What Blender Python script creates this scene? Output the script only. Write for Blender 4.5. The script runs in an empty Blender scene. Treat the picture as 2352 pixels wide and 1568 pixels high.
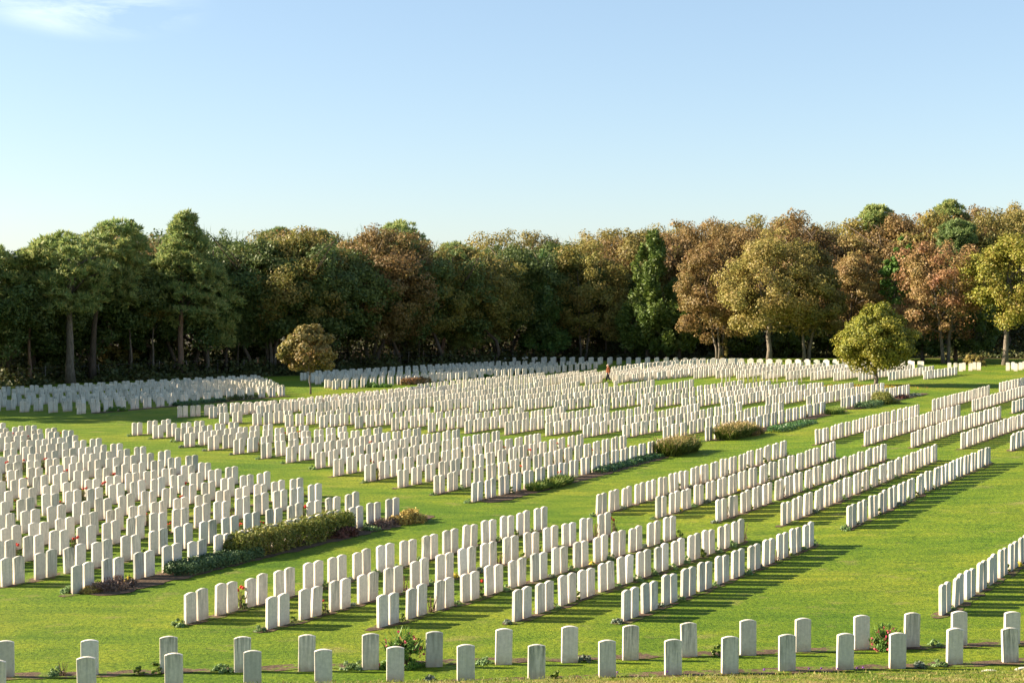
import bpy, math, random
import numpy as np
from mathutils import Vector, Matrix, noise as mnoise

random.seed(7)
rng = np.random.default_rng(7)
SC = bpy.context.scene
COL = SC.collection
R = math.radians

# ------------------------------------------------------------------ camera model
F, CX, CY, HOR, CAMZ = 3400.0, 1176.0, 784.0, 691.0, 8.2
PITCH = math.atan((CY - HOR) / F)

def sstep(a, b, x):
    t = min(1.0, max(0.0, (x - a) / (b - a)))
    return t * t * (3 - 2 * t)

def edge_y(X):
    """forest edge depth as a function of X"""
    if X < -15: return 168 + (X + 15) * 0.62
    if X < 10: return 168 + (X + 15) * 1.15
    return 197 - (X - 10) * 0.12

def terrain(X, Y):
    z = 0.75 * sstep(2, 28, X) * sstep(38, 60, Y)
    ey = edge_y(X)
    z += 7.0 * sstep(ey + 8, ey + 70, Y) * sstep(-40, 30, X)
    z += 1.5 * sstep(ey + 8, ey + 60, Y)
    # grassy bank at the foot of the terrace
    yc = 1571 - (max(-12, min(14, X)) + 2.3) * 2.2
    crest = 8.2 - (yc - 691) * 28.5 / 3400
    if Y < 29.4:
        if Y > 28.5:
            z += crest * sstep(29.4, 28.5, Y)
        else:
            z += crest + (28.5 - Y) * 0.15
        if X > 8: pass
    return z

def at(x, y, dz=0.0):
    """photo pixel (2352 wide) on the ground -> world point"""
    dx = (x - CX) / F; dy = (CY - y) / F
    d = Vector((dx, math.cos(PITCH) + dy * math.sin(PITCH), -math.sin(PITCH) + dy * math.cos(PITCH)))
    zg = 0.0
    for _ in range(30):
        t = (zg - CAMZ) / d.z
        p = Vector((d.x * t, d.y * t, 0))
        nz = terrain(p.x, p.y)
        zg = zg * 0.4 + nz * 0.6
    return Vector((p.x, p.y, terrain(p.x, p.y) + dz))

def project(p):
    v = Vector((p[0], p[1], p[2] - CAMZ))
    depth = v.y * math.cos(PITCH) - v.z * math.sin(PITCH)
    up = v.y * math.sin(PITCH) + v.z * math.cos(PITCH)
    return CX + F * v.x / depth, CY - F * up / depth, depth

cd = bpy.data.cameras.new("camera")
cam = bpy.data.objects.new("camera", cd); COL.objects.link(cam)
cam.location = (0, 0, CAMZ)
cam.rotation_euler = (math.pi / 2 - PITCH, 0, 0)
cd.sensor_width = 36; cd.lens = 36 * F / 2352
cd.clip_start = 0.5; cd.clip_end = 3000
SC.camera = cam

# ------------------------------------------------------------------ light
SUN_EL = R(25.5); AZ = R(4.5)          # sun stands to the left, a little beyond the camera plane
sun_dir = Vector((-math.cos(AZ) * math.cos(SUN_EL), math.sin(AZ) * math.cos(SUN_EL), math.sin(SUN_EL)))
sd = bpy.data.lights.new("sun", 'SUN'); sd.energy = 5.0; sd.angle = R(0.53); sd.color = (1.0, 0.85, 0.64)
so = bpy.data.objects.new("sun", sd); COL.objects.link(so)
so.rotation_euler = (-sun_dir).to_track_quat('-Z', 'Y').to_euler()
so.location = (-60, 20, 60)

w = bpy.data.worlds.new("World"); SC.world = w; w.use_nodes = True
nt = w.node_tree; nt.nodes.clear()
out = nt.nodes.new('ShaderNodeOutputWorld'); bg = nt.nodes.new('ShaderNodeBackground')
sky = nt.nodes.new('ShaderNodeTexSky'); sky.sky_type = 'NISHITA'; sky.sun_disc = False
sky.sun_elevation = SUN_EL
sky.sun_rotation = math.atan2(sun_dir.x, sun_dir.y)
sky.altitude = 10; sky.air_density = 1.0; sky.dust_density = 0.6; sky.ozone_density = 1.8
bg.inputs[1].default_value = 0.056
# thin cirrus wisp, fixed in the sky by direction
tc = nt.nodes.new('ShaderNodeTexCoord')
mp = nt.nodes.new('ShaderNodeMapping'); mp.inputs['Scale'].default_value = (9, 9, 34)
mp.inputs['Rotation'].default_value = (0, R(8), 0)
ns = nt.nodes.new('ShaderNodeTexNoise'); ns.inputs['Scale'].default_value = 1.0; ns.inputs['Detail'].default_value = 7; ns.inputs['Roughness'].default_value = 0.62
ns.inputs['Distortion'].default_value = 0.6
rp = nt.nodes.new('ShaderNodeValToRGB'); rp.color_ramp.elements[0].position = 0.34; rp.color_ramp.elements[1].position = 0.80
dist = nt.nodes.new('ShaderNodeVectorMath'); dist.operation = 'DISTANCE'
def skydir(x, y):
    dx = (x - CX) / F; dy = (CY - y) / F
    return Vector((dx, math.cos(PITCH) + dy * math.sin(PITCH), -math.sin(PITCH) + dy * math.cos(PITCH))).normalized()
dist.inputs[1].default_value = skydir(250, 20)
scl = nt.nodes.new('ShaderNodeVectorMath'); scl.operation = 'MULTIPLY'
scl.inputs[1].default_value = (1, 1, 3.2)
dist_in = nt.nodes.new('ShaderNodeVectorMath'); dist_in.operation = 'MULTIPLY'; dist_in.inputs[1].default_value = (1, 1, 3.2)
cdir = skydir(205, 4); dist.inputs[1].default_value = (cdir.x, cdir.y, cdir.z * 3.2)
mr = nt.nodes.new('ShaderNodeMapRange'); mr.inputs['From Min'].default_value = 0.015; mr.inputs['From Max'].default_value = 0.085
mr.inputs['To Min'].default_value = 1.0; mr.inputs['To Max'].default_value = 0.0; mr.interpolation_type = 'SMOOTHSTEP'
mul = nt.nodes.new('ShaderNodeMath'); mul.operation = 'MULTIPLY'
mx = nt.nodes.new('ShaderNodeMix'); mx.data_type = 'RGBA'
mx.inputs['B'].default_value = (9.5, 9.6, 9.8, 1)
mul2 = nt.nodes.new('ShaderNodeMath'); mul2.operation = 'MULTIPLY'; mul2.inputs[1].default_value = 0.75
L = nt.links.new
L(tc.outputs['Generated'], mp.inputs[0]); L(mp.outputs[0], ns.inputs[0]); L(ns.outputs[0], rp.inputs[0])
L(tc.outputs['Generated'], dist_in.inputs[0]); L(dist_in.outputs[0], dist.inputs[0]); L(dist.outputs['Value'], mr.inputs['Value'])
L(rp.outputs[0], mul.inputs[0]); L(mr.outputs[0], mul.inputs[1]); L(mul.outputs[0], mul2.inputs[0])
L(mul2.outputs[0], mx.inputs['Factor']); 
hsv = nt.nodes.new('ShaderNodeHueSaturation'); hsv.inputs['Saturation'].default_value = 0.98
tint = nt.nodes.new('ShaderNodeMix'); tint.data_type = 'RGBA'; tint.blend_type = 'MULTIPLY'; tint.inputs['Factor'].default_value = 1.0
tint.inputs['B'].default_value = (1.0, 0.975, 1.0, 1)
L(sky.outputs[0], hsv.inputs['Color']); L(hsv.outputs[0], tint.inputs['A']); 
veil = nt.nodes.new('ShaderNodeMix'); veil.data_type = 'RGBA'; veil.inputs['Factor'].default_value = 0.32
veil.inputs['B'].default_value = (2.40, 3.46, 4.25, 1)
L(tint.outputs['Result'], veil.inputs['A']); L(veil.outputs['Result'], mx.inputs['A'])
L(mx.outputs['Result'], bg.inputs[0]); L(bg.outputs[0], out.inputs[0])

SC.view_settings.view_transform = 'Standard'; SC.view_settings.look = 'None'
SC.view_settings.exposure = 1.90; SC.view_settings.gamma = 1
SC.cycles.max_bounces = 8; SC.cycles.diffuse_bounces = 5; SC.cycles.transmission_bounces = 4; SC.cycles.glossy_bounces = 2
SC.cycles.use_denoising = True
SC.cycles.sample_clamp_indirect = 6

# ------------------------------------------------------------------ helpers
def put(name, me, mat=None, parent=None, loc=None, rot=None, link=True):
    o = bpy.data.objects.new(name, me); COL.objects.link(o)
    if mat is not None and me is not None and not me.materials:
        for m_ in (mat if isinstance(mat, (list, tuple)) else [mat]): me.materials.append(m_)
    if parent is not None: o.parent = parent
    if loc is not None: o.location = loc
    if rot is not None: o.rotation_euler = rot
    return o

def tag(o, label=None, cat=None, group=None, kind=None):
    if label: o['label'] = label
    if cat: o['category'] = cat
    if group: o['group'] = group
    if kind: o['kind'] = kind
    return o

def empty(name, loc, rz=0):
    o = bpy.data.objects.new(name, None); COL.objects.link(o)
    o.location = loc; o.rotation_euler = (0, 0, rz); o.empty_display_size = 0.2
    return o

def copy_tree(o, parent=None):
    c = o.copy(); COL.objects.link(c)
    if parent is not None: c.parent = parent
    for ch in list(o.children): copy_tree(ch, c)
    return c

def mesh_np(name, V, Fq, smooth=False, mats=None):
    """V (n,3), Fq (m,k) constant k"""
    me = bpy.data.meshes.new(name)
    V = np.asarray(V, dtype=np.float32); Fq = np.asarray(Fq, dtype=np.int32)
    m, k = Fq.shape
    me.vertices.add(len(V)); me.vertices.foreach_set('co', V.ravel())
    me.loops.add(m * k); me.loops.foreach_set('vertex_index', Fq.ravel())
    me.polygons.add(m)
    me.polygons.foreach_set('loop_start', np.arange(0, m * k, k, dtype=np.int32))
    me.polygons.foreach_set('loop_total', np.full(m, k, dtype=np.int32))
    if smooth: me.polygons.foreach_set('use_smooth', np.ones(m, dtype=bool))
    me.update(calc_edges=True)
    return me

def unit(a): return a / np.maximum(1e-9, np.linalg.norm(a, axis=1, keepdims=True))

def leaf_quads(C, N, size, aspect=0.7, T=None):
    """one folded-free diamond quad per centre; size (n,) ; N normals; T optional long axis"""
    n = len(C)
    size = np.broadcast_to(np.asarray(size, dtype=float), (n,))[:, None]
    if T is None:
        T = rng.normal(size=(n, 3))
    T = unit(T - N * np.sum(T * N, axis=1, keepdims=True))
    B = np.cross(N, T)
    h = size * 0.5
    V = np.stack([C - T * h, C + B * h * aspect + T * h * 0.1, C + T * h, C - B * h * aspect + T * h * 0.1], axis=1).reshape(-1, 3)
    Fq = np.arange(n * 4).reshape(-1, 4)
    return V, Fq

def tube(bm_v, bm_f, pts, radii, seg=8):
    """append a tube to lists"""
    base = len(bm_v)
    pts = [Vector(p) for p in pts]
    for i, p in enumerate(pts):
        a = pts[max(0, i - 1)]; b = pts[min(len(pts) - 1, i + 1)]
        d = (b - a).normalized()
        x = d.cross(Vector((0.3, 1, 0.1))).normalized() if abs(d.y) < 0.95 else d.cross(Vector((1, 0, 0))).normalized()
        y = d.cross(x)
        for s in range(seg):
            an = 2 * math.pi * s / seg
            bm_v.append(tuple(p + (x * math.cos(an) + y * math.sin(an)) * radii[i]))
    for i in range(len(pts) - 1):
        for s in range(seg):
            s2 = (s + 1) % seg
            bm_f.append((base + i * seg + s, base + i * seg + s2, base + (i + 1) * seg + s2, base + (i + 1) * seg + s))
    # caps as quads fan
    for ring in (0, len(pts) - 1):
        b0 = base + ring * seg
        for s in range(1, seg - 2, 2):
            q = (b0, b0 + s, b0 + s + 1, b0 + s + 2)
            bm_f.append(q if ring else q[::-1])

# ------------------------------------------------------------------ materials
def newmat(name):
    m = bpy.data.materials.new(name); m.use_nodes = True
    nt = m.node_tree; nt.nodes.clear()
    o = nt.nodes.new('ShaderNodeOutputMaterial')
    p = nt.nodes.new('ShaderNodeBsdfPrincipled')
    nt.links.new(p.outputs[0], o.inputs[0])
    p.inputs['Roughness'].default_value = 0.8
    p.inputs['Specular IOR Level'].default_value = 0.25
    return m, nt, p, o

def N_(nt, t, **kw):
    n = nt.nodes.new(t)
    for k, v in kw.items():
        if k in n.inputs.keys(): n.inputs[k].default_value = v
        else: setattr(n, k, v)
    return n

def ramp(nt, stops):
    r = nt.nodes.new('ShaderNodeValToRGB')
    e = r.color_ramp.elements
    while len(e) < len(stops): e.new(0.5)
    for i, (p, c) in enumerate(stops):
        e[i].position = p; e[i].color = (c[0], c[1], c[2], 1) if not isinstance(c, (int, float)) else (c, c, c, 1)
    return r

def mixc(nt, fac, a, b, blend='MIX'):
    m = nt.nodes.new('ShaderNodeMix'); m.data_type = 'RGBA'; m.blend_type = blend
    for s, v in ((m.inputs['Factor'], fac), (m.inputs['A'], a), (m.inputs['B'], b)):
        if hasattr(v, 'is_linked') or hasattr(v, 'links'): nt.links.new(v, s)
        elif isinstance(v, (tuple, list)): s.default_value = (v[0], v[1], v[2], 1)
        else: s.default_value = v
    return m.outputs['Result']

def leafmat(name, cols, trans=0.3, rough=0.55, spec=0.3, shift=0.06, gain=1.75):
    m, nt, p, o = newmat(name)
    g = N_(nt, 'ShaderNodeNewGeometry'); oi = N_(nt, 'ShaderNodeObjectInfo')
    mean_ = tuple(sum(c[k] for c in cols) / len(cols) for k in range(3)); cols = [tuple(c[k] * 0.6 + mean_[k] * 0.4 for k in range(3)) for c in cols]
    st = [(i / max(1, len(cols) - 1), tuple(min(0.8, v * gain) for v in c)) for i, c in enumerate(cols)]
    r = ramp(nt, st); nt.links.new(g.outputs['Random Per Island'], r.inputs[0])
    # broad tint patches over the crown (autumn colour comes in patches)
    tc = N_(nt, 'ShaderNodeTexCoord'); no = N_(nt, 'ShaderNodeTexNoise', Scale=0.35, Detail=3.0)
    nt.links.new(tc.outputs['Object'], no.inputs['Vector'])
    hs = N_(nt, 'ShaderNodeHueSaturation'); nt.links.new(r.outputs[0], hs.inputs['Color'])
    mrn = N_(nt, 'ShaderNodeMapRange'); mrn.inputs['From Min'].default_value = 0.3; mrn.inputs['From Max'].default_value = 0.7
    mrn.inputs['To Min'].default_value = 0.5 - shift * 0.22; mrn.inputs['To Max'].default_value = 0.5 + shift * 0.6
    nt.links.new(no.outputs[0], mrn.inputs['Value']); nt.links.new(mrn.outputs[0], hs.inputs['Hue'])
    mrv = N_(nt, 'ShaderNodeMapRange'); mrv.inputs['To Min'].default_value = 0.85; mrv.inputs['To Max'].default_value = 1.15
    nt.links.new(oi.outputs['Random'], mrv.inputs['Value']); nt.links.new(mrv.outputs[0], hs.inputs['Value'])
    nt.links.new(hs.outputs[0], p.inputs['Base Color'])
    p.inputs['Roughness'].default_value = rough; p.inputs['Specular IOR Level'].default_value = spec
    if trans > 0:
        t = N_(nt, 'ShaderNodeBsdfTranslucent'); nt.links.new(hs.outputs[0], t.inputs[0])
        ms = N_(nt, 'ShaderNodeMixShader'); ms.inputs[0].default_value = trans
        nt.links.new(p.outputs[0], ms.inputs[1]); nt.links.new(t.outputs[0], ms.inputs[2]); nt.links.new(ms.outputs[0], o.inputs[0])
    return m

# stone: per-stone local coordinates are stored in the mesh as attribute 'loc'
def stonemat():
    m, nt, p, o = newmat('portland_stone')
    at_ = N_(nt, 'ShaderNodeAttribute'); at_.attribute_name = 'loc'
    ar = N_(nt, 'ShaderNodeAttribute'); ar.attribute_name = 'rnd'
    oi = N_(nt, 'ShaderNodeObjectInfo')
    add = N_(nt, 'ShaderNodeMath', operation='ADD'); nt.links.new(ar.outputs['Fac'], add.inputs[0]); nt.links.new(oi.outputs['Random'], add.inputs[1])
    fr = N_(nt, 'ShaderNodeMath', operation='FRACT'); nt.links.new(add.outputs[0], fr.inputs[0])
    sep = N_(nt, 'ShaderNodeSeparateXYZ'); nt.links.new(at_.outputs['Vector'], sep.inputs[0])
    off = N_(nt, 'ShaderNodeCombineXYZ')
    k = N_(nt, 'ShaderNodeMath', operation='MULTIPLY'); k.inputs[1].default_value = 37.0; nt.links.new(fr.outputs[0], k.inputs[0])
    nt.links.new(k.outputs[0], off.inputs[0]); nt.links.new(k.outputs[0], off.inputs[1])
    va = N_(nt, 'ShaderNodeVectorMath', operation='ADD'); nt.links.new(at_.outputs['Vector'], va.inputs[0]); nt.links.new(off.outputs[0], va.inputs[1])
    # base tone by stone
    tone = ramp(nt, [(0.0, (0.77, 0.70, 0.605)), (0.45, (0.73, 0.66, 0.565)), (0.82, (0.65, 0.59, 0.505)), (0.93, (0.47, 0.465, 0.415)), (1.0, (0.78, 0.74, 0.68))])
    nt.links.new(fr.outputs[0], tone.inputs[0])
    # fine mottling
    n1 = N_(nt, 'ShaderNodeTexNoise', Scale=14.0, Detail=6.0, Roughness=0.65); nt.links.new(va.outputs[0], n1.inputs['Vector'])
    r1 = ramp(nt, [(0.3, 0.82), (0.7, 1.06)]); nt.links.new(n1.outputs[0], r1.inputs[0])
    c = mixc(nt, 1.0, tone.outputs[0], r1.outputs[0], 'MULTIPLY')
    # vertical weather streaks running down from the top
    mp = N_(nt, 'ShaderNodeMapping'); mp.inputs['Scale'].default_value = (20, 20, 1.6); nt.links.new(va.outputs[0], mp.inputs[0])
    n2 = N_(nt, 'ShaderNodeTexNoise', Scale=1.0, Detail=4.0, Roughness=0.6); nt.links.new(mp.outputs[0], n2.inputs['Vector'])
    r2 = ramp(nt, [(0.42, 0.0), (0.62, 1.0)]); nt.links.new(n2.outputs[0], r2.inputs[0])
    mz = N_(nt, 'ShaderNodeMapRange'); mz.inputs['From Min'].default_value = 0.15; mz.inputs['From Max'].default_value = 0.8
    mz.inputs['To Min'].default_value = 0.30; mz.inputs['To Max'].default_value = 0.95; nt.links.new(sep.outputs['Z'], mz.inputs['Value'])
    ms = N_(nt, 'ShaderNodeMath', operation='MULTIPLY'); nt.links.new(r2.outputs[0], ms.inputs[0]); nt.links.new(mz.outputs[0], ms.inputs[1])
    oldn = ramp(nt, [(0.35, 0.25), (0.95, 1.0)])
    k3 = N_(nt, 'ShaderNodeMath', operation='MULTIPLY'); k3.inputs[1].default_value = 7.31; nt.links.new(fr.outputs[0], k3.inputs[0])
    f3 = N_(nt, 'ShaderNodeMath', operation='FRACT'); nt.links.new(k3.outputs[0], f3.inputs[0]); nt.links.new(f3.outputs[0], oldn.inputs[0])
    ms2 = N_(nt, 'ShaderNodeMath', operation='MULTIPLY'); nt.links.new(ms.outputs[0], ms2.inputs[0]); nt.links.new(oldn.outputs[0], ms2.inputs[1])
    ag = N_(nt, 'ShaderNodeAttribute'); ag.attribute_name = 'age'; 
    c = mixc(nt, ms2.outputs[0], c, (0.17, 0.175, 0.14))
    # algae film near the top
    n3 = N_(nt, 'ShaderNodeTexNoise', Scale=6.0, Detail=5.0); nt.links.new(va.outputs[0], n3.inputs['Vector'])
    zt = N_(nt, 'ShaderNodeMapRange'); zt.inputs['From Min'].default_value = 0.45; zt.inputs['From Max'].default_value = 0.82
    zt.inputs['To Min'].default_value = 0; zt.inputs['To Max'].default_value = 0.55; nt.links.new(sep.outputs['Z'], zt.inputs['Value'])
    r3 = ramp(nt, [(0.42, 0.0), (0.7, 1.0)]); nt.links.new(n3.outputs[0], r3.inputs[0])
    m3 = N_(nt, 'ShaderNodeMath', operation='MULTIPLY'); nt.links.new(zt.outputs[0], m3.inputs[0]); nt.links.new(r3.outputs[0], m3.inputs[1])
    m3b = N_(nt, 'ShaderNodeMath', operation='MULTIPLY'); nt.links.new(m3.outputs[0], m3b.inputs[0]); nt.links.new(oldn.outputs[0], m3b.inputs[1])
    c = mixc(nt, m3b.outputs[0], c, (0.40, 0.42, 0.32))
    # soil splash at the foot
    zb = N_(nt, 'ShaderNodeMapRange'); zb.inputs['From Min'].default_value = 0.0; zb.inputs['From Max'].default_value = 0.22
    zb.inputs['To Min'].default_value = 0.9; zb.inputs['To Max'].default_value = 0.0; nt.links.new(sep.outputs['Z'], zb.inputs['Value'])
    r4 = ramp(nt, [(0.3, 0.2), (0.65, 1.0)]); nt.links.new(n3.outputs[0], r4.inputs[0])
    m4 = N_(nt, 'ShaderNodeMath', operation='MULTIPLY'); nt.links.new(zb.outputs[0], m4.inputs[0]); nt.links.new(r4.outputs[0], m4.inputs[1])
    c = mixc(nt, m4.outputs[0], c, (0.36, 0.25, 0.165))
    nt.links.new(c, p.inputs['Base Color'])
    p.inputs['Roughness'].default_value = 0.9
    b = N_(nt, 'ShaderNodeBump'); b.inputs['Strength'].default_value = 0.25; b.inputs['Distance'].default_value = 0.01
    nt.links.new(n1.outputs[0], b.inputs['Height']); nt.links.new(b.outputs[0], p.inputs['Normal'])
    return m

def grassmat():
    m, nt, p, o = newmat('lawn_grass')
    g = N_(nt, 'ShaderNodeNewGeometry')
    def noise(scale, det=4.0, rough=0.6, stretch=None, dist=0.0):
        n = N_(nt, 'ShaderNodeTexNoise', Scale=scale, Detail=det, Roughness=rough, Distortion=dist)
        if stretch:
            mp = N_(nt, 'ShaderNodeMapping'); mp.inputs['Scale'].default_value = stretch
            nt.links.new(g.outputs['Position'], mp.inputs[0]); nt.links.new(mp.outputs[0], n.inputs['Vector'])
        else: nt.links.new(g.outputs['Position'], n.inputs['Vector'])
        return n
    big = noise(0.10, 3); mid = noise(0.9, 5, 0.65, (0.55, 1.35, 1.0)); fine = noise(8.0, 5, 0.75); vf = noise(34.0, 3, 0.7)
    rb = ramp(nt, [(0.34, (0.074, 0.140, 0.005)), (0.5, (0.110, 0.168, 0.007)), (0.66, (0.160, 0.192, 0.012))])
    nt.links.new(big.outputs[0], rb.inputs[0])
    rm = ramp(nt, [(0.30, (0.60, 0.74, 0.55)), (0.5, (1, 1, 1)), (0.70, (1.42, 1.2, 1.4))]); nt.links.new(mid.outputs[0], rm.inputs[0])
    c = mixc(nt, 1.0, rb.outputs[0], rm.outputs[0], 'MULTIPLY')
    rf = ramp(nt, [(0.36, (0.42, 0.52, 0.36)), (0.5, (1, 1, 1)), (0.66, (1.5, 1.3, 1.4))]); nt.links.new(fine.outputs[0], rf.inputs[0])
    c = mixc(nt, 1.0, c, rf.outputs[0], 'MULTIPLY')
    rv = ramp(nt, [(0.3, 0.5), (0.7, 1.55)]); nt.links.new(vf.outputs[0], rv.inputs[0])
    c = mixc(nt, 0.8, c, rv.outputs[0], 'MULTIPLY')
    # worn straw patches
    st = noise(0.55, 4, 0.7, (1, 1.6, 1)); rs = ramp(nt, [(0.58, 0.0), (0.74, 1.0)]); nt.links.new(st.outputs[0], rs.inputs[0])
    ms = N_(nt, 'ShaderNodeMath', operation='MULTIPLY'); ms.inputs[1].default_value = 0.55; nt.links.new(rs.outputs[0], ms.inputs[0])
    c = mixc(nt, ms.outputs[0], c, (0.24, 0.19, 0.075))
    # dry bank near the terrace: attribute 'dry'
    da = N_(nt, 'ShaderNodeAttribute'); da.attribute_name = 'dry'
    dn = noise(1.3, 5, 0.7); dr = ramp(nt, [(0.46, 0.0), (0.66, 0.9)]); nt.links.new(dn.outputs[0], dr.inputs[0])
    md = N_(nt, 'ShaderNodeMath', operation='MULTIPLY'); nt.links.new(da.outputs['Fac'], md.inputs[0]); nt.links.new(dr.outputs[0], md.inputs[1])
    c = mixc(nt, md.outputs[0], c, (0.30, 0.21, 0.085))
    # forest floor: attribute 'wood'
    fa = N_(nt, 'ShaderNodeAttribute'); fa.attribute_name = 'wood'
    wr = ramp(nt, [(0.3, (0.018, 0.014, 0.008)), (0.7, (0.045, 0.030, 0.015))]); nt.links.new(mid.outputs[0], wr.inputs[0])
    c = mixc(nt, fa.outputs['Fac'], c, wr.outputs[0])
    nt.links.new(c, p.inputs['Base Color'])
    p.inputs['Roughness'].default_value = 0.85; p.inputs['Specular IOR Level'].default_value = 0.15
    h = N_(nt, 'ShaderNodeMath', operation='MULTIPLY_ADD'); h.inputs[1].default_value = 0.35
    nt.links.new(vf.outputs[0], h.inputs[0]); nt.links.new(fine.outputs[0], h.inputs[2])
    h2 = N_(nt, 'ShaderNodeMath', operation='MULTIPLY_ADD'); h2.inputs[1].default_value = 0.9
    nt.links.new(mid.outputs[0], h2.inputs[0]); nt.links.new(h.outputs[0], h2.inputs[2])
    b = N_(nt, 'ShaderNodeBump'); b.inputs['Strength'].default_value = 0.9; b.inputs['Distance'].default_value = 0.09
    nt.links.new(h2.outputs[0], b.inputs['Height']); nt.links.new(b.outputs[0], p.inputs['Normal'])
    # light comes through the standing blades
    t = N_(nt, 'ShaderNodeBsdfTranslucent'); nt.links.new(c, t.inputs[0])
    return m

def soilmat():
    m, nt, p, o = newmat('garden_soil')
    g = N_(nt, 'ShaderNodeNewGeometry')
    n = N_(nt, 'ShaderNodeTexNoise', Scale=9.0, Detail=6.0, Roughness=0.7); nt.links.new(g.outputs['Position'], n.inputs['Vector'])
    n2 = N_(nt, 'ShaderNodeTexNoise', Scale=1.1, Detail=3.0); nt.links.new(g.outputs['Position'], n2.inputs['Vector'])
    r = ramp(nt, [(0.25, (0.035, 0.022, 0.014)), (0.5, (0.095, 0.060, 0.036)), (0.75, (0.19, 0.125, 0.08))]); nt.links.new(n.outputs[0], r.inputs[0])
    r2 = ramp(nt, [(0.3, 0.65), (0.7, 1.15)]); nt.links.new(n2.outputs[0], r2.inputs[0])
    c = mixc(nt, 1.0, r.outputs[0], r2.outputs[0], 'MULTIPLY')
    n3 = N_(nt, 'ShaderNodeTexNoise', Scale=2.2, Detail=5.0, Roughness=0.7); nt.links.new(g.outputs['Position'], n3.inputs['Vector'])
    r3 = ramp(nt, [(0.49, 0.0), (0.56, 1.0)]); nt.links.new(n3.outputs[0], r3.inputs[0])
    fa = N_(nt, 'ShaderNodeAttribute'); fa.attribute_name = 'grown'
    mg = N_(nt, 'ShaderNodeMath', operation='MULTIPLY'); nt.links.new(r3.outputs[0], mg.inputs[0]); nt.links.new(fa.outputs['Fac'], mg.inputs[1])
    gr = ramp(nt, [(0.3, (0.05, 0.085, 0.005)), (0.7, (0.13, 0.175, 0.012))]); nt.links.new(n.outputs[0], gr.inputs[0])
    c = mixc(nt, mg.outputs[0], c, gr.outputs[0])
    nt.links.new(c, p.inputs['Base Color']); p.inputs['Roughness'].default_value = 0.95
    b = N_(nt, 'ShaderNodeBump'); b.inputs['Strength'].default_value = 0.9; b.inputs['Distance'].default_value = 0.04
    nt.links.new(n.outputs[0], b.inputs['Height']); nt.links.new(b.outputs[0], p.inputs['Normal'])
    return m

def barkmat(name, a, b_):
    m, nt, p, o = newmat(name)
    tc = N_(nt, 'ShaderNodeTexCoord'); mp = N_(nt, 'ShaderNodeMapping'); mp.inputs['Scale'].default_value = (5, 5, 1.2)
    nt.links.new(tc.outputs['Object'], mp.inputs[0])
    n = N_(nt, 'ShaderNodeTexNoise', Scale=1.6, Detail=6.0, Roughness=0.7); nt.links.new(mp.outputs[0], n.inputs['Vector'])
    r = ramp(nt, [(0.3, a), (0.7, b_)]); nt.links.new(n.outputs[0], r.inputs[0]); nt.links.new(r.outputs[0], p.inputs['Base Color'])
    bp = N_(nt, 'ShaderNodeBump'); bp.inputs['Strength'].default_value = 0.8; bp.inputs['Distance'].default_value = 0.08
    nt.links.new(n.outputs[0], bp.inputs['Height']); nt.links.new(bp.outputs[0], p.inputs['Normal'])
    p.inputs['Roughness'].default_value = 0.9
    return m

def plainmat(name, c, rough=0.7, var=0.25, scale=8):
    m, nt, p, o = newmat(name)
    tc = N_(nt, 'ShaderNodeTexCoord'); n = N_(nt, 'ShaderNodeTexNoise', Scale=float(scale), Detail=4.0)
    nt.links.new(tc.outputs['Object'], n.inputs['Vector'])
    r = ramp(nt, [(0.3, tuple(v * (1 - var) for v in c)), (0.7, tuple(min(1, v * (1 + var)) for v in c))])
    nt.links.new(n.outputs[0], r.inputs[0]); nt.links.new(r.outputs[0], p.inputs['Base Color']); p.inputs['Roughness'].default_value = rough
    return m

M = {}
M['stone'] = stonemat(); M['grass'] = grassmat(); M['soil'] = soilmat()
M['bark_grey'] = barkmat('grey_bark', (0.07, 0.058, 0.045), (0.22, 0.185, 0.145))
M['bark_pine'] = barkmat('pine_bark', (0.085, 0.055, 0.04), (0.26, 0.17, 0.12))
M['bark_dark'] = barkmat('dark_bark', (0.04, 0.032, 0.025), (0.13, 0.10, 0.075))
M['pine'] = leafmat('pine_needles', [(0.045, 0.075, 0.026), (0.080, 0.115, 0.034), (0.135, 0.155, 0.045), (0.19, 0.15, 0.055)], 0.38, shift=0.05, gain=2.5)
M['pine_light'] = leafmat('light_pine_needles', [(0.045, 0.070, 0.024), (0.078, 0.108, 0.032), (0.12, 0.142, 0.045)], 0.35, shift=0.03)
M['cypress'] = leafmat('cypress_sprays', [(0.026, 0.046, 0.009), (0.052, 0.078, 0.013), (0.095, 0.115, 0.020)], 0.2, shift=0.03)
M['bright_conifer'] = leafmat('bright_conifer_sprays', [(0.03, 0.066, 0.018), (0.058, 0.105, 0.026), (0.095, 0.135, 0.035)], 0.2, shift=0.03)
M['brown'] = leafmat('brown_leaves', [(0.070, 0.047, 0.018), (0.130, 0.080, 0.032), (0.180, 0.107, 0.045), (0.115, 0.095, 0.028)], 0.36, shift=0.06)
M['rust'] = leafmat('rust_brown_leaves', [(0.072, 0.044, 0.018), (0.130, 0.077, 0.031), (0.175, 0.102, 0.042), (0.11, 0.088, 0.026)], 0.36, shift=0.05)
M['russet'] = leafmat('russet_leaves', [(0.09, 0.045, 0.022), (0.155, 0.078, 0.036), (0.21, 0.108, 0.050), (0.14, 0.092, 0.03)], 0.3, shift=0.07)
M['olive'] = leafmat('olive_leaves', [(0.05, 0.058, 0.014), (0.105, 0.095, 0.022), (0.16, 0.125, 0.032), (0.15, 0.092, 0.030)], 0.36, shift=0.06)
M['golden'] = leafmat('golden_olive_leaves', [(0.075, 0.070, 0.018), (0.145, 0.12, 0.032), (0.215, 0.168, 0.052), (0.17, 0.105, 0.036)], 0.36, shift=0.05)
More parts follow.
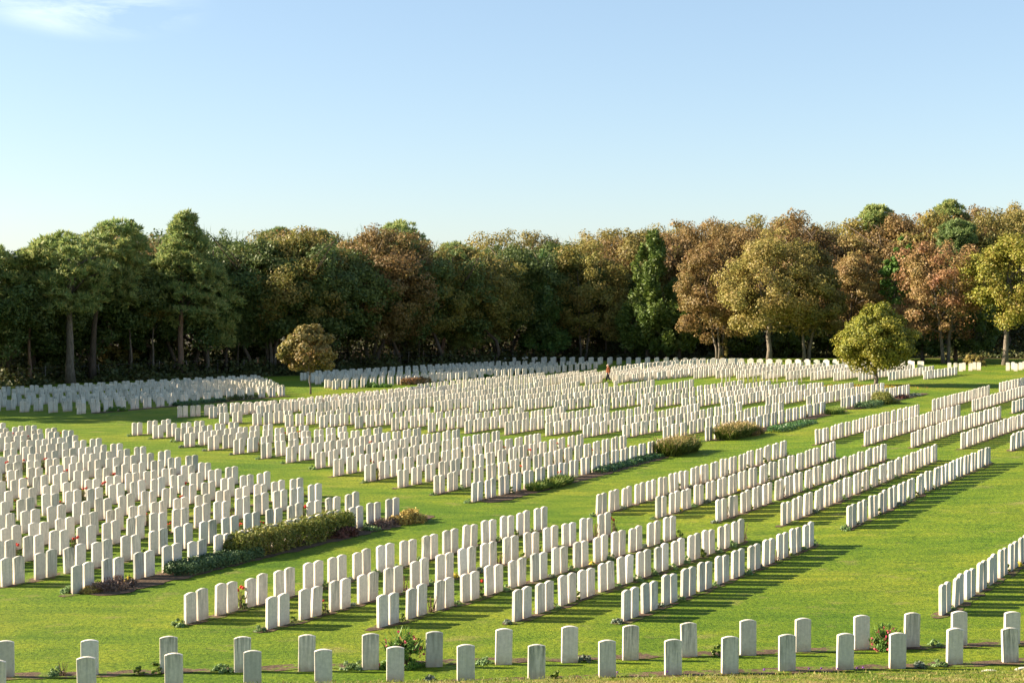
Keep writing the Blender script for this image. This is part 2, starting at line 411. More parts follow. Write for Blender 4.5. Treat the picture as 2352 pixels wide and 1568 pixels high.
M['yellowgreen'] = leafmat('yellow_green_leaves', [(0.075, 0.095, 0.012), (0.14, 0.145, 0.018), (0.22, 0.185, 0.03), (0.20, 0.115, 0.03)], 0.36, shift=0.05)
M['roundgold'] = leafmat('gold_green_leaves', [(0.045, 0.062, 0.008), (0.095, 0.105, 0.012), (0.165, 0.155, 0.018), (0.24, 0.19, 0.03)], 0.3, shift=0.04, gain=1.32)
M['smallgold'] = leafmat('bronze_gold_leaves', [(0.055, 0.056, 0.016), (0.11, 0.098, 0.026), (0.20, 0.16, 0.055), (0.24, 0.12, 0.042)], 0.3, shift=0.07, gain=1.35)
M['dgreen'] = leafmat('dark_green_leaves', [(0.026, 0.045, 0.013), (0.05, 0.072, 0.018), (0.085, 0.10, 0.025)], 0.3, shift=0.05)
M['green'] = leafmat('green_leaves', [(0.03, 0.065, 0.012), (0.055, 0.11, 0.015), (0.09, 0.14, 0.02)], 0.3, shift=0.04)
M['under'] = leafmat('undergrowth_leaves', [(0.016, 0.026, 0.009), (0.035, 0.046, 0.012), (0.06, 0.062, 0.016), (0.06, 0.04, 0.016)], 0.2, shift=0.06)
M['twig'] = plainmat('twig_bark', (0.16, 0.10, 0.065), 0.9)

# ------------------------------------------------------------------ ground
def axis(a, b, n, fine=None): return list(np.linspace(a, b, n))
xs = sorted(set([-900, -600, -400, -300, -220, -160] + list(np.arange(-130, 131, 2.5)) + [160, 220, 300, 400, 600, 900]))
ys = sorted(set([-200, -120, -60, -30] + list(np.arange(-10, 26, 3.0)) + list(np.arange(26, 30.6, 0.15)) + list(np.arange(31, 60, 1.5)) + list(np.arange(60, 330, 3.0)) + [360, 420, 520, 700, 1000, 1500, 2200]))
V = []; dry = []; wood = []
for y in ys:
    for x in xs:
        z = terrain(x, y)
        V.append((x, y, z))
        dry.append(1.0 if y < 28.9 else 0.0)
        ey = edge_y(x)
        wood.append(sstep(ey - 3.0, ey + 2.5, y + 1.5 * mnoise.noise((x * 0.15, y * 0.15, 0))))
nx = len(xs); Fq = []
for j in range(len(ys) - 1):
    for i in range(nx - 1):
        Fq.append((j * nx + i, j * nx + i + 1, (j + 1) * nx + i + 1, (j + 1) * nx + i))
me = mesh_np('lawn', V, Fq, smooth=True)
a = me.attributes.new('dry', 'FLOAT', 'POINT'); a.data.foreach_set('value', np.array(dry, dtype=np.float32))
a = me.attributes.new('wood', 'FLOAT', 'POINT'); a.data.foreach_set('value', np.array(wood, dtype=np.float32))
lawn = put('lawn', me, M['grass']); lawn['kind'] = 'structure'

# ------------------------------------------------------------------ headstones
def stone_geo(wd=0.375, th=0.09, ht=0.81, rise=0.042, bev=0.008):
    """outline in XZ with a shallow segmental top, extruded in Y, small chamfer. local z=0 is the turf"""
    hw = wd / 2
    pts = [(-hw, -0.12), (hw, -0.12), (hw, ht - rise)]
    for k in range(1, 8):
        t = k / 8; x = hw - wd * t
        pts.append((x, ht - rise + rise * (1 - (x / hw) ** 2)))
    pts.append((-hw, ht - rise))
    n = len(pts)
    cx = 0; cz = ht * 0.45
    def inset(p, b):
        x, z = p
        return (x - math.copysign(b, x) if abs(x) > hw - 1e-6 else x, z - b if z > 0.3 and abs(x) <= hw else z)
    rings = []
    y0 = th / 2
    for (yy, b) in ((-y0, bev), (-y0 + bev, 0), (y0 - bev, 0), (y0, bev)):
        rings.append([(inset(p, b)[0], yy, inset(p, b)[1]) for p in pts])
    V = [v for r in rings for v in r]; Fc = []
    for r in range(3):
        for i in range(n):
            j = (i + 1) % n
            Fc.append((r * n + i, r * n + j, (r + 1) * n + j, (r + 1) * n + i))
    Fc.append(tuple(range(n))[::1]); Fc.append(tuple(range(3 * n, 4 * n))[::-1])
    return V, Fc

def stone_mesh(name, geo):
    V, Fc = geo
    me = bpy.data.meshes.new(name); me.from_pydata(V, [], Fc); me.update()
    a = me.attributes.new('loc', 'FLOAT_VECTOR', 'POINT'); a.data.foreach_set('vector', np.array(V, dtype=np.float32).ravel())
    import bmesh
    bm = bmesh.new(); bm.from_mesh(me); bmesh.ops.recalc_face_normals(bm, faces=bm.faces); bm.to_mesh(me); bm.free()
    me.materials.append(M['stone'])
    return me

GEO = stone_geo()
STONE = stone_mesh('headstone', GEO)
ORD = ['zeroth', 'first', 'second', 'third', 'fourth', 'fifth', 'sixth', 'seventh', 'eighth', 'ninth', 'tenth', 'eleventh', 'twelfth', 'thirteenth', 'fourteenth', 'fifteenth', 'sixteenth', 'seventeenth', 'eighteenth', 'nineteenth', 'twentieth', 'twenty-first', 'twenty-second', 'twenty-third', 'twenty-fourth', 'twenty-fifth', 'twenty-sixth', 'twenty-seventh', 'twenty-eighth', 'twenty-ninth', 'thirtieth', 'thirty-first', 'thirty-second']
stones = []      # dicts: p, rz, label, scale, tilt
ROWS = {}        # (block, idx) -> (p0, u, L, pairs)

def add_stone(p, rz, label, s=1.0):
    stones.append(dict(p=p, rz=rz, label=label, s=(random.uniform(0.985, 1.02) * s, 1, random.uniform(0.955, 1.03) * s),
                       t=(random.gauss(0, 0.014), random.gauss(0, 0.014))))

def row(block, idx, bname, a, b, rowname, period=1.17, pitch=0.448, skip=()):
    p0 = at(*a); p1 = at(*b)
    d = Vector((p1.x - p0.x, p1.y - p0.y, 0)); Lr = d.length; u = d / Lr
    n = max(1, round((Lr - 0.83) / period) + 1)
    per = (Lr - 0.83) / (n - 1) if n > 1 else period
    if n > 1 and not (0.95 < per < 1.45): per = period
    rz = math.atan2(u.y, u.x)
    pairs = []
    for k in range(n):
        s0 = k * per + (random.uniform(-0.06, 0.06) if 0 < k < n - 1 else 0)
        pairs.append(s0)
        if k in skip: continue
        for q, nm in ((0, 'near'), (1, 'far')):
            s = s0 + 0.19 + q * pitch
            p = p0 + u * s; p.z = terrain(p.x, p.y)
            look = 'pale'
            add_stone(p, rz + random.gauss(0, 0.012), f"{look} headstone, {nm} stone of {ORD[min(k + 1, 32)]} pair, {rowname}, {bname}")
    ROWS[(block, idx)] = (p0, u, Lr, per, n, rowname, bname)

# two nearest rows of single stones
F1 = [(13, 1554), (206, 1549), (388, 1543.7), (557.5, 1542), (704.5, 1540), (851, 1536), (997, 1530), (1156.5, 1524.7), (1308, 1520.3), (1448, 1514.3), (1583, 1507.3), (1718, 1503.9), (1844, 1496), (1979, 1490.3), (2093.5, 1485), (2203, 1481), (2324, 1478)]
F2 = [(-8, 1606), (200, 1596), (400, 1588), (580, 1580), (743, 1573), (908, 1566), (1070, 1564.6), (1232, 1560.7), (1394.5, 1554), (1546, 1549), (1676, 1546), (1807.5, 1540), (1940.5, 1537), (2061, 1533.8), (2192, 1524.5), (2320.5, 1520)]
F3 = [(2279, 0), (2360, 0)]
LOOK1 = ['grey', 'grey', 'grey mottled', 'grey', 'grey', 'grey streaked', 'grey', 'pale grey', 'grey streaked', 'grey dark-topped', 'pale grey', 'pale grey', 'pale clean', 'grey streaked', 'grey dark-edged', 'pale grey', 'pale grey']
def frow(F_, name):
    pa = at(*F_[2]); pb = at(*F_[-1]); rz = math.atan2(pb.y - pa.y, pb.x - pa.x)
    for k, (x, y) in enumerate(F_):
        add_stone(at(x, y), rz + random.gauss(0, 0.02), f"{random.choice(LOOK1)} single headstone, {ORD[k + 1]} from left in the {name}", 1.0)
    return pa, rz
pF1, rzF1 = frow(F1, 'second nearest row of single stones')
pF2, rzF2 = frow(F2, 'nearest full row of single stones')
for k, (x, yb) in enumerate(F3):
    X = (x - CX) * 29.75 / F
    add_stone(Vector((X, 29.75, terrain(X, 29.75) - 0.02)), rzF2, ['pale headstone top showing over the dry bank, left of two', 'pale headstone top showing over the dry bank, right of two'][k])

A = [((425, 1433), (1255, 1213)), ((612, 1445.5), (1401, 1227.5)), ((868, 1442), (1550, 1236)), ((1179, 1428), (1706, 1244)), ((1430, 1427), (1867, 1252))]
for i, (a_, b_) in enumerate(A): row('A', i, 'front middle block', a_, b_, ['leftmost row', 'second row', 'third row', 'fourth row', 'rightmost row'][i])
row('X', 0, 'by right edge', (2160, 1413.5), (2560, 1132), 'lone front row')
B = [((1370, 1184), (1805, 1046)), ((1507.6, 1190.5), (1918, 1050.5)), ((1646, 1199), (2035, 1054.5)), ((1795.5, 1206.5), (2151, 1057)), ((1946.6, 1215), (2273, 1064))]
for i, (a_, b_) in enumerate(B): row('B', i, 'right middle block', a_, b_, ['leftmost row', 'second row', 'third row', 'fourth row', 'rightmost row'][i])
Cc = [((1874, 1021), (2110, 957)), ((1985.7, 1024), (2204.5, 958)), ((2093.8, 1028), (2298, 961)), ((2207.6, 1031), (2400, 964)), ((2321.7, 1035), (2490, 968))]
for i, (a_, b_) in enumerate(Cc): row('C', i, 'far right block', a_, b_, ORD[i + 1] + ' row')
Dd = [((2142, 944), (2272, 908)), ((2233.7, 945), (2375, 902)), ((2325, 949), (2450, 908)), ((2296, 901), (2390, 878)), ((2380, 905), (2470, 880))]
for i, (a_, b_) in enumerate(Dd): row('D', i, 'farthest right block', a_, b_, ORD[i + 1] + ' row')
VPS = (3060, 691)
Sends = [(915, 1190), (823.4, 1176), (737.5, 1154), (694.5, 1138), (620, 1124), (546, 1110), (484, 1099.5), (454, 1081.5), (390.4, 1070.6), (335.4, 1060.6), (281, 1051), (233, 1040), (179, 1032), (169, 1018), (130, 1012), (84, 1005.6), (12.5, 1001)]
for i, e in enumerate(Sends):
    if i == 0: s_ = (165, 1364.5)
    elif i == 1: s_ = (3, 1348)
    else:
        sl = (VPS[1] - e[1]) / (VPS[0] - e[0])
        xs_ = -62 - random.uniform(0, 25); s_ = (xs_, e[1] + sl * (xs_ - e[0]))
    row('S', i, 'left block', s_, e, 'front row' if i == 0 else ORD[i + 1] + ' row')
E = [((1084, 1153), (1540, 1036)), ((997.8, 1135.4), (1437.8, 1031)), ((914.8, 1120.6), (1339, 1027.5)), ((838.6, 1107), (1241.6, 1027)), ((766.4, 1094), (1146.6, 1021.5)), ((725.3, 1076.5), (1055, 1016)), ((657.8, 1063.2), (966, 1013)), ((600.6, 1053.4), (877, 1011)), ((537, 1043.5), (796, 1008)), ((478.7, 1034.6), (708.6, 1005.5)), ((423.3, 1027.3), (626, 1003)), ((402.5, 1013.5), (548, 998)), ((351.4, 1007.3), (468.6, 994.5)), ((303.7, 1000.6), (392.5, 991))]
for i, (a_, b_) in enumerate(E): row('E', i, 'central block', a_, b_, 'front row' if i == 0 else ORD[i + 1] + ' row')
G = [((1621, 1013), (1895, 948)), ((1524, 1010), (1799, 948)), ((1431, 1006), (1703, 949)), ((1340, 1005), (1606, 951.5)), ((1254, 1001), (1501, 954.5)), ((1160, 998.7), (1398, 956)), ((1068, 995.6), (1298, 958)), ((984, 993), (1203, 959.5)), ((900, 989.3), (1092, 961)), ((816.4, 984.6), (987, 962.4)), ((734.4, 983), (890, 964.5)), ((655.5, 981.5), (789, 965.5)), ((581, 977.6), (671, 968.5)), ((504, 975.3), (570, 969.5))]
for i, (a_, b_) in enumerate(G): row('G', i, 'block behind central', a_, b_, ORD[i + 1] + ' row')
H = [((1932, 940), (2088.4, 905.4)), ((1853, 935), (2030, 901)), ((1760, 936), (1960, 900)), ((1657, 938), (1890.5, 899)), ((1567, 940), (1832, 896)), ((1474, 941), (1770, 894)), ((1367, 943), (1705, 893)), ((1274, 945), (1592.7, 891)), ((1181, 945), (1503, 891)), ((1087, 947), (1418, 893)), ((998, 947.4), (1330, 894)), ((885, 950), (1245, 895)), ((792, 953), (1165, 896)), ((694.5, 955), (1060, 900)), ((590, 957), (1000, 903)), ((481, 961), (953, 908)), ((408, 959), (845, 929))]
for i, (a_, b_) in enumerate(H): row('H', i, 'far central block', a_, b_, ORD[i + 1] + ' row')
K = [((2122, 871), (2198, 860)), ((2041, 874), (2144.6, 857)), ((1972.5, 875), (2095, 854)), ((1915, 875), (2041, 853)), ((1862, 874), (1990, 852.5)), ((1806, 873), (1938, 851.5)), ((1751, 872), (1894, 850)), ((1692, 870), (1844, 849)), ((1645, 869), (1795, 848)), ((1594, 870), (1754, 847.5)), ((1546, 869), (1711, 847)), ((1510, 872.6), (1670, 847)), ((1480, 874.5), (1630, 848)), ((1453, 877), (1590, 850)), ((1420, 880), (1560, 851)), ((1390, 882), (1520, 855)), ((1345, 885), (1470, 858)), ((1290, 888), (1420, 862)), ((1230, 891), (1370, 865)), ((1160, 893), (1330, 868)), ((1070, 896), (1250, 872)), ((960, 902), (1165, 880))]
for i, (a_, b_) in enumerate(K): row('K', i, 'rear block', a_, b_, ORD[i + 1] + ' row')
P = [((177, 951), (654, 908.5)), ((112, 948), (652, 904)), ((46, 947), (640, 899.5)), ((-20, 945), (632, 895)), ((-40, 938), (625, 891)), ((-40, 931), (615, 887.5)), ((-40, 924), (605, 884.5)), ((-40, 918), (598, 881.5)), ((-30, 911), (590, 878.5))]
for i, (a_, b_) in enumerate(P): row('P', i, 'far left block', a_, b_, ORD[i + 1] + ' row', period=1.35)
Q = [((763, 894.4), (1372, 846)), ((745.5, 891), (1350, 844.5)), ((723.6, 882.7), (1310, 844)), ((708, 879.6), (1270, 843.5)), ((690, 874), (1210, 843)), ((704, 870), (1150, 843))]
for i, (a_, b_) in enumerate(Q): row('Q', i, 'far shaded block', a_, b_, ORD[i + 1] + ' row', period=1.35)
for i, (a_, b_) in enumerate([((1405, 859), (1560, 842)), ((1440, 853), (1620, 837.5)), ((1500, 849), (1700, 838))]): row('R', i, 'far shaded block', a_, b_, 'rear row')
# thin single stones seen edge on, on the path side of the rear block
for x in (1658, 1668, 1676, 1697, 1708, 1718, 1730, 1737, 1746, 1756, 1766, 1776, 1785, 1813, 1822, 1831, 1841):
    add_stone(at(x, 878 + random.uniform(-2, 2)), R(79), 'grey headstone standing edge on before the rear block')
# back row along the wood, turning towards the sun at its right end
for k in range(46):
    t = k / 45
    x = 1138 + t * (2115 - 1138); y = 836.5 + 9.5 * sstep(0.1, 0.9, t) + 2 * sstep(0.8, 1, t)
    turn = R(8) - R(38) * sstep(0.25, 0.8, t)
    p = at(x, y)
    add_stone(p, turn, 'headstone in the back row along the wood', 1.12); stones[-1]['s'] = (1.12 + 0.75 * sstep(0.45, 0.6, t), 1, 1.12)
    if 0.05 < t < 0.98:
        q = p + Vector((0.35, 1.9, 0)); add_stone(q, turn, 'headstone in the back row along the wood', 1.12)
for x, y in [(2181, 851), (2195, 852), (2207, 852.5), (2213.5, 850.5), (2229, 851.5), (2238.5, 849), (2248.5, 850), (2315, 851), (2327, 849), (2333, 852), (2344, 849.5), (2353, 847), (2362, 850)]:
    add_stone(at(x, y), R(-24), 'bright headstone facing the sun by the wood', 1.06)

# nearest 300 in view are things of their own
def inview(s):
    x, y, d = project((s['p'].x, s['p'].y, s['p'].z + 0.75)); x2 = x
    return -14 < x2 < 2366 and y < 1562
for s in stones: s['d'] = project(s['p'])[2]; s['in'] = inview(s)
stones = [s for s in stones if not (abs(project(s['p'])[0] - 1396) < 11 and 873 < project(s['p'])[1] < 897)]
order = sorted([s for s in stones if s['in']], key=lambda s: s['d'])
single = set(id(s) for s in order[:300])
merged = []
first = None
for s in stones:
    if id(s) in single:
        o = put('headstone', STONE)
        o.location = s['p']; o.rotation_euler = (s['t'][0], s['t'][1], s['rz']); o.scale = s['s']
        tag(o, s['label'], 'headstone', 'headstones standing in rows on the lawn')
    else: merged.append(s)
GV, GF = GEO; GVn = np.array(GV)
V = []; Fc = []; loc = []; rr = []
for k, s in enumerate(merged):
    mt = Matrix.Translation(s['p']) @ Matrix.Rotation(s['rz'], 4, 'Z') @ Matrix.Rotation(s['t'][1], 4, 'Y') @ Matrix.Rotation(s['t'][0], 4, 'X') @ Matrix.Diagonal((s['s'][0], 1, s['s'][2], 1))
    mtn = np.array(mt); Vw = GVn @ mtn[:3, :3].T + mtn[:3, 3]
    b0 = len(GV) * k
    V.append(Vw); loc.append(GVn); rr.append(np.full(len(GV), random.random()))
    Fc += [tuple(b0 + i for i in f) for f in GF]
me = bpy.data.meshes.new('headstones'); me.from_pydata(np.concatenate(V).tolist(), [], Fc); me.update()
me.attributes.new('loc', 'FLOAT_VECTOR', 'POINT').data.foreach_set('vector', np.concatenate(loc).astype(np.float32).ravel())
me.attributes.new('rnd', 'FLOAT', 'POINT').data.foreach_set('value', np.concatenate(rr).astype(np.float32))
import bmesh
bm = bmesh.new(); bm.from_mesh(me); bmesh.ops.recalc_face_normals(bm, faces=bm.faces); bm.to_mesh(me); bm.free()
o = put('headstones', me, M['stone'])
tag(o, 'mass of small pale headstones in the distant rows of the cemetery', 'headstones', 'headstones standing in rows on the lawn', 'stuff')
print('stones', len(stones), 'merged', len(merged))

# ------------------------------------------------------------------ soil strips and beds
SV = []; SF = []; SG = []
def strip(p0, u, s0, s1, w0, w1, step=0.3, jit=0.09, grown=1.0):
    """ribbon from s0..s1 along u; w0/w1 offsets on the camera side (positive = towards camera)"""
    n_ = Vector((u.y, -u.x, 0))
    if n_.y > 0: n_ = -n_
    k = max(2, int((s1 - s0) / step)); b0 = len(SV)
    for i in range(k + 1):
        s = s0 + (s1 - s0) * i / k
        endf = min(1, min(i, k - i) / 2 + 0.35)
        mid = (w0 + w1) / 2
        for wv in (w0, w1):
            ww = mid + (wv - mid) * endf + random.uniform(-jit, jit)
            q = p0 + u * s + n_ * ww
            SV.append((q.x, q.y, terrain(q.x, q.y) + 0.012 + (0.004 if grown < 0.5 else 0))); SG.append(grown)
    for i in range(k):
        SF.append((b0 + 2 * i, b0 + 2 * i + 1, b0 + 2 * i + 3, b0 + 2 * i + 2))
for key, (p0, u, Lr, per, n, rn, bn) in ROWS.items():
    if p0.y < 125 and key[0] in 'ABCDXSEGH':
        strip(p0, u, -0.4, Lr + 0.3, -0.22, 0.24, jit=0.08)
for F_ in (F1, F2):
    pa = at(*F_[0]); pb = at(*F_[-1]); u = (pb - pa); u.z = 0; Lr = u.length; u.normalize()
    strip(pa, u, -2, Lr + 1, -0.24, 0.24, jit=0.09)
def bed(key, s0, s1, w1):
    p0, u, Lr, per, n, rn, bn = ROWS[key]
    strip(p0, u, s0, Lr + s1, 0.0, w1, jit=0.12, grown=0.0)
bed(('S', 0), 0.2, 1.2, 1.15); bed(('E', 0), 0.2, 0.6, 1.0); bed(('G', 0), 0.2, 2.0, 1.0); bed(('H', 0), 0.1, 2.0, 1.2)
bed(('P', 0), 1.0, 0.0, 0.9)
me = mesh_np('bare_soil', SV, SF); me.attributes.new('grown', 'FLOAT', 'POINT').data.foreach_set('value', np.array(SG, dtype=np.float32)); o = put('bare_soil', me, M['soil']); o['kind'] = 'structure'

# ------------------------------------------------------------------ foliage builders
def ball(n): return unit(rng.normal(size=(n, 3)))

def crown_broad(n, rx, ry, rz, zc, leaf, K=60, seed=0, dome=0.0, low=-0.55, rcf=0.2, inner=0.12, twigs=0, twl=1.0, taper=0.0):
    """leaf clusters spread over and in an uneven ellipsoid"""
    global rng
    rng = np.random.default_rng(seed)
    D = ball(K * 6); D = D[D[:, 2] > low][:K]
    K = len(D)
    lump = 1 + 0.18 * np.sin(D[:, 0] * 3.1 + seed) * np.cos(D[:, 1] * 2.7 + seed * 1.3) + 0.08 * np.sin(D[:, 2] * 5 + seed) + rng.normal(0, 0.07, K)
    rad = (0.70 + 0.25 * rng.random(K)) * lump
    Cc_ = D * rad[:, None] * np.array([rx, ry, rz])
    rc = rcf * rx * (0.7 + 0.7 * rng.random(K))
    per = rng.multinomial(int(n * (1 - inner)), (rc ** 2) / np.sum(rc ** 2))
    idx = np.repeat(np.arange(K), per)
    d = ball(len(idx)); d[:, 2] *= 0.72
    rr_ = rng.random(len(idx)) ** 0.4
    Cn = Cc_[idx] + d * (rr_ * rc[idx])[:, None]
    Nn = unit(d * 0.7 + D[idx] * 0.5 + rng.normal(size=d.shape) * 0.55 + np.array([0, 0, 0.25]))
    # filling
    m_ = int(n * inner); dd = ball(m_); Ci = dd * (0.45 + 0.4 * rng.random(m_))[:, None] * np.array([rx, ry, rz])
    Ci = Ci[Ci[:, 2] > low * rz]
    Cn = np.concatenate([Cn, Ci]); Nn = np.concatenate([Nn, unit(rng.normal(size=Ci.shape))])
    if taper:
        f_ = (1 - taper * Cn[:, 2] / rz)[:, None]; Cn[:, :2] *= f_; Cc_ = Cc_ * np.concatenate([np.repeat((1 - taper * Cc_[:, 2] / rz)[:, None], 2, 1), np.ones((len(Cc_), 1))], 1)
    Cn[:, 2] += zc
    V, Fq = leaf_quads(Cn, Nn, leaf * (0.65 + 0.7 * rng.random(len(Cn))), 0.72)
    if twigs:
        t = ball(twigs * 3); t = t[t[:, 2] > 0.1][:twigs]
        base = t * np.array([rx, ry, rz]) * 0.86; base[:, 2] += zc
        ax = unit(t * 0.7 + np.array([0, 0, 0.8]) + rng.normal(size=t.shape) * 0.25)
        ln = (0.6 + 1.1 * rng.random(len(t))) * twl
        mid = base + ax * (ln * 0.5)[:, None]
        V2, F2_ = leaf_quads(mid, unit(rng.normal(size=t.shape)), ln, 0.055 / 1.5, T=ax)
        V = np.concatenate([V, V2]); Fq = np.concatenate([Fq, F2_ + len(V) - len(V2)])
    return V, Fq, Cc_ + np.array([0, 0, zc])

def crown_pine(n, rx, ht, z0, blade=0.5, seed=0, flat=0.0, shape=0.55):
    """rounded boughs, each a dome of needle tufts; envelope widest at 'shape' of the crown height"""
    global rng
    rng = np.random.default_rng(seed)
    K = 84; NB = 16
    t = (np.arange(K) + rng.random(K)) / K; ang = rng.random(K) * 6.283
    env = np.where(t < shape, 0.62 + 0.38 * (t / shape), np.sqrt(np.maximum(0, 1 - ((t - shape) / (1 - shape)) ** 2)) * 0.97 + 0.03)
    rl = rx * env * (0.50 + 0.40 * np.sqrt(rng.random(K)))
    if shape < 0.45: env = np.where(t < shape, 0.75 + 0.25 * (t / shape), np.maximum(0.04, (1 - (t - shape) / (1 - shape)) ** 0.85))
    rl = rx * env * (0.45 + 0.45 * np.sqrt(rng.random(K)))
    rc = rx * (0.13 + 0.13 * rng.random(K)) * (0.55 + 0.45 * env) + 0.3
    zl = z0 + t * ht - rc * 0.5
    B = np.stack([np.cos(ang) * rl, np.sin(ang) * rl, zl], axis=1)
    nt_ = n // NB
    pr_ = rc ** 2 / np.sum(rc ** 2); li = np.repeat(np.arange(K), rng.multinomial(nt_, pr_))
    e = ball(len(li)); e[:, 2] = np.where(rng.random(len(li)) < 0.8, np.abs(e[:, 2]), e[:, 2]) ; e = unit(e + np.array([0, 0, 0.15]))
    C = B[li] + e * rc[li][:, None] * np.array([1.1, 1.1, 0.50]) * (0.75 + 0.3 * rng.random(len(li)))[:, None]
    idx = np.repeat(np.arange(len(C)), NB)
    d = unit(ball(len(idx)) * 0.75 + e[idx] * 0.7 + np.array([0, 0, 0.3]))
    bl = blade * (0.7 + 0.6 * rng.random(len(idx)))
    mid = C[idx] + d * (bl * 0.5)[:, None]
    V, Fq = leaf_quads(mid, unit(rng.normal(size=d.shape)), bl, 0.17, T=d)
    return V, Fq, B

def crown_cypress(n, rx, ht, z0, seed=0, leaf=0.55):
    global rng
    rng = np.random.default_rng(seed)
    K = 95
    t = rng.random(K) ** 1.1; ang = rng.random(K) * 6.283
    env = np.clip((1 - t) ** 0.60, 0.03, 1) * (0.72 + 0.28 * np.minimum(1, t * 4))
    lump = 1 + 0.24 * np.sin(ang * 3 + t * 9 + seed)
    r_ = rx * env * lump * (0.75 + 0.25 * rng.random(K))
    C = np.stack([np.cos(ang) * r_, np.sin(ang) * r_, z0 + t * ht], axis=1)
    rc = rx * 0.25 * (0.6 + 0.6 * rng.random(K)) * (0.5 + 0.5 * env)
    per = rng.multinomial(n, rc ** 2 / np.sum(rc ** 2)); idx = np.repeat(np.arange(K), per)
    out_ = C.copy(); out_[:, 2] = 0; out_ = unit(out_)
    d = ball(len(idx)); Cn = C[idx] + d * np.array([1, 1, 1.5]) * (rng.random(len(idx)) ** 0.5 * rc[idx])[:, None]
    T = unit(out_[idx] * 0.9 + np.array([0, 0, 0.55]) + rng.normal(size=d.shape) * 0.35)
    V, Fq = leaf_quads(Cn, unit(rng.normal(size=d.shape) + out_[idx] * 0.5), leaf * (0.6 + 0.8 * rng.random(len(idx))), 0.36, T=T)
    m_ = n // 8; tt = rng.random(m_); aa = rng.random(m_) * 6.283; ri = rx * 0.55 * (1 - tt) * np.sqrt(rng.random(m_))
    Ci = np.stack([np.cos(aa) * ri, np.sin(aa) * ri, z0 + tt * ht * 0.95], axis=1)
    V2, F2_ = leaf_quads(Ci, ball(m_), leaf * 1.5, 0.8)
    return np.concatenate([V, V2]), np.concatenate([Fq, F2_ + len(V)]), C

def trunk_mesh(name, h, r0, targets, z_fork, lean=(0, 0), stems=1, seed=0, limbs=10, base_spread=0.6):
    rnd = random.Random(seed); V = []; Fc = []
    for s in range(stems):
        an = 6.283 * s / max(1, stems) + 0.5
        ox, oy = (math.cos(an) * base_spread * 0.5, math.sin(an) * base_spread * 0.25) if stems > 1 else (0, 0)
        sx, sy = (math.cos(an) * 0.13, math.sin(an) * 0.1) if stems > 1 else (0, 0)
        rr0 = r0 * (1.0 if stems == 1 else 0.7)
        pts = []; rad = []; n = 9
        for i in range(n):
            t = i / (n - 1); z = h * t
            pts.append((ox + lean[0] * z * (0.4 + 0.6 * t) + sx * z + rnd.gauss(0, 0.06) * (i > 0), oy + lean[1] * z + sy * z + rnd.gauss(0, 0.06) * (i > 0), z - (0.3 if i == 0 else 0)))
            rad.append(rr0 * ((1 - t) ** 0.8 * 0.82 + 0.10) * (1.35 if i == 0 else 1.0))
        tube(V, Fc, pts, rad, 9)
        for k in range(limbs // stems):
            tg = targets[rnd.randrange(len(targets))]
            zf = min(h * 0.92, max(z_fork, min(float(tg[2]) - 1.0, z_fork + rnd.random() * (h * 0.85 - z_fork))))
            t = zf / h; i = min(n - 2, int(t * (n - 1)))
            a_ = Vector(pts[i]).lerp(Vector(pts[i + 1]), t * (n - 1) - i)
            b_ = a_.lerp(Vector(tuple(float(v) for v in tg)), 0.9)
            mid = a_.lerp(b_, 0.5) + Vector((rnd.gauss(0, 0.25), rnd.gauss(0, 0.25), rnd.uniform(-0.1, 0.5)))
            tube(V, Fc, [a_, mid, b_], [rr0 * 0.36 * (1 - t * 0.5), rr0 * 0.2, rr0 * 0.06], 6)
    return mesh_np(name, V, Fc, smooth=True)

SEED = [100]
def px2m(x, y):
    p = at(x, y); return p, p.y / F * math.hypot(1, 0)   # metres per photo pixel at that depth

def tree(name, cat, kind, bx, by, crown, label, leafm, barkm, n=11000, leaf=0.34, tr=0.28, stems=1, lean=(0, 0), back=0.0, group='trees along the edge of the wood', K=70, twigs=0, rcf=0.2, depth=0.9, low=-0.55, shape=0.5, limbs=12, taper=0.0):
    """crown = (x0, x1, ytop, ybot) in photo pixels; base at (bx,by), moved 'back' metres behind"""
    SEED[0] += 1; sd_ = SEED[0]
    p = at(bx, by)
    if back:
        d = p.copy(); d.z = 0; d.normalize(); q = p + d * back
        p = Vector((q.x, q.y, terrain(q.x, q.y)))
    m = p.y / F
    x0, x1, yt, yb = crown
    def zof(y): return CAMZ + (HOR - y) * m
    cxm = ((x0 + x1) / 2 - CX) * m - p.x
    rx = (x1 - x0) / 2 * m * (1.07 if kind == 'broad' else 1.0); zt = zof(yt) - p.z; zb = zof(yb) - p.z
    zb = max(zb, 0.4)
    t = empty(name, p); tag(t, label, cat, group)
    if kind == 'broad':
        V, Fq, C = crown_broad(n, rx, rx * depth, (zt - zb) / 2, (zt + zb) / 2, leaf, K=K, seed=sd_, twigs=twigs, rcf=rcf, low=low, taper=taper)
    elif kind == 'pine':
        V, Fq, C = crown_pine(int(n * 1.7), rx, zt - zb, zb, blade=leaf, seed=sd_, shape=shape)
    else:
        V, Fq, C = crown_cypress(n, rx, zt - zb, zb, seed=sd_, leaf=leaf)
    V = V.copy(); V[:, 0] += cxm; C = C.copy(); C[:, 0] += cxm
    me = mesh_np('crown', V, Fq); put('crown', me, M[leafm], t)
    tm = trunk_mesh('trunk', zt * (0.93 if kind != 'broad' else 0.78), tr, C, max(zb * 0.9, zt * 0.25), lean=(lean[0] + cxm / max(4, zt) * 0.8, lean[1]), stems=stems, seed=sd_, limbs=limbs)
    put('trunk', tm, M[barkm], t)
    return t

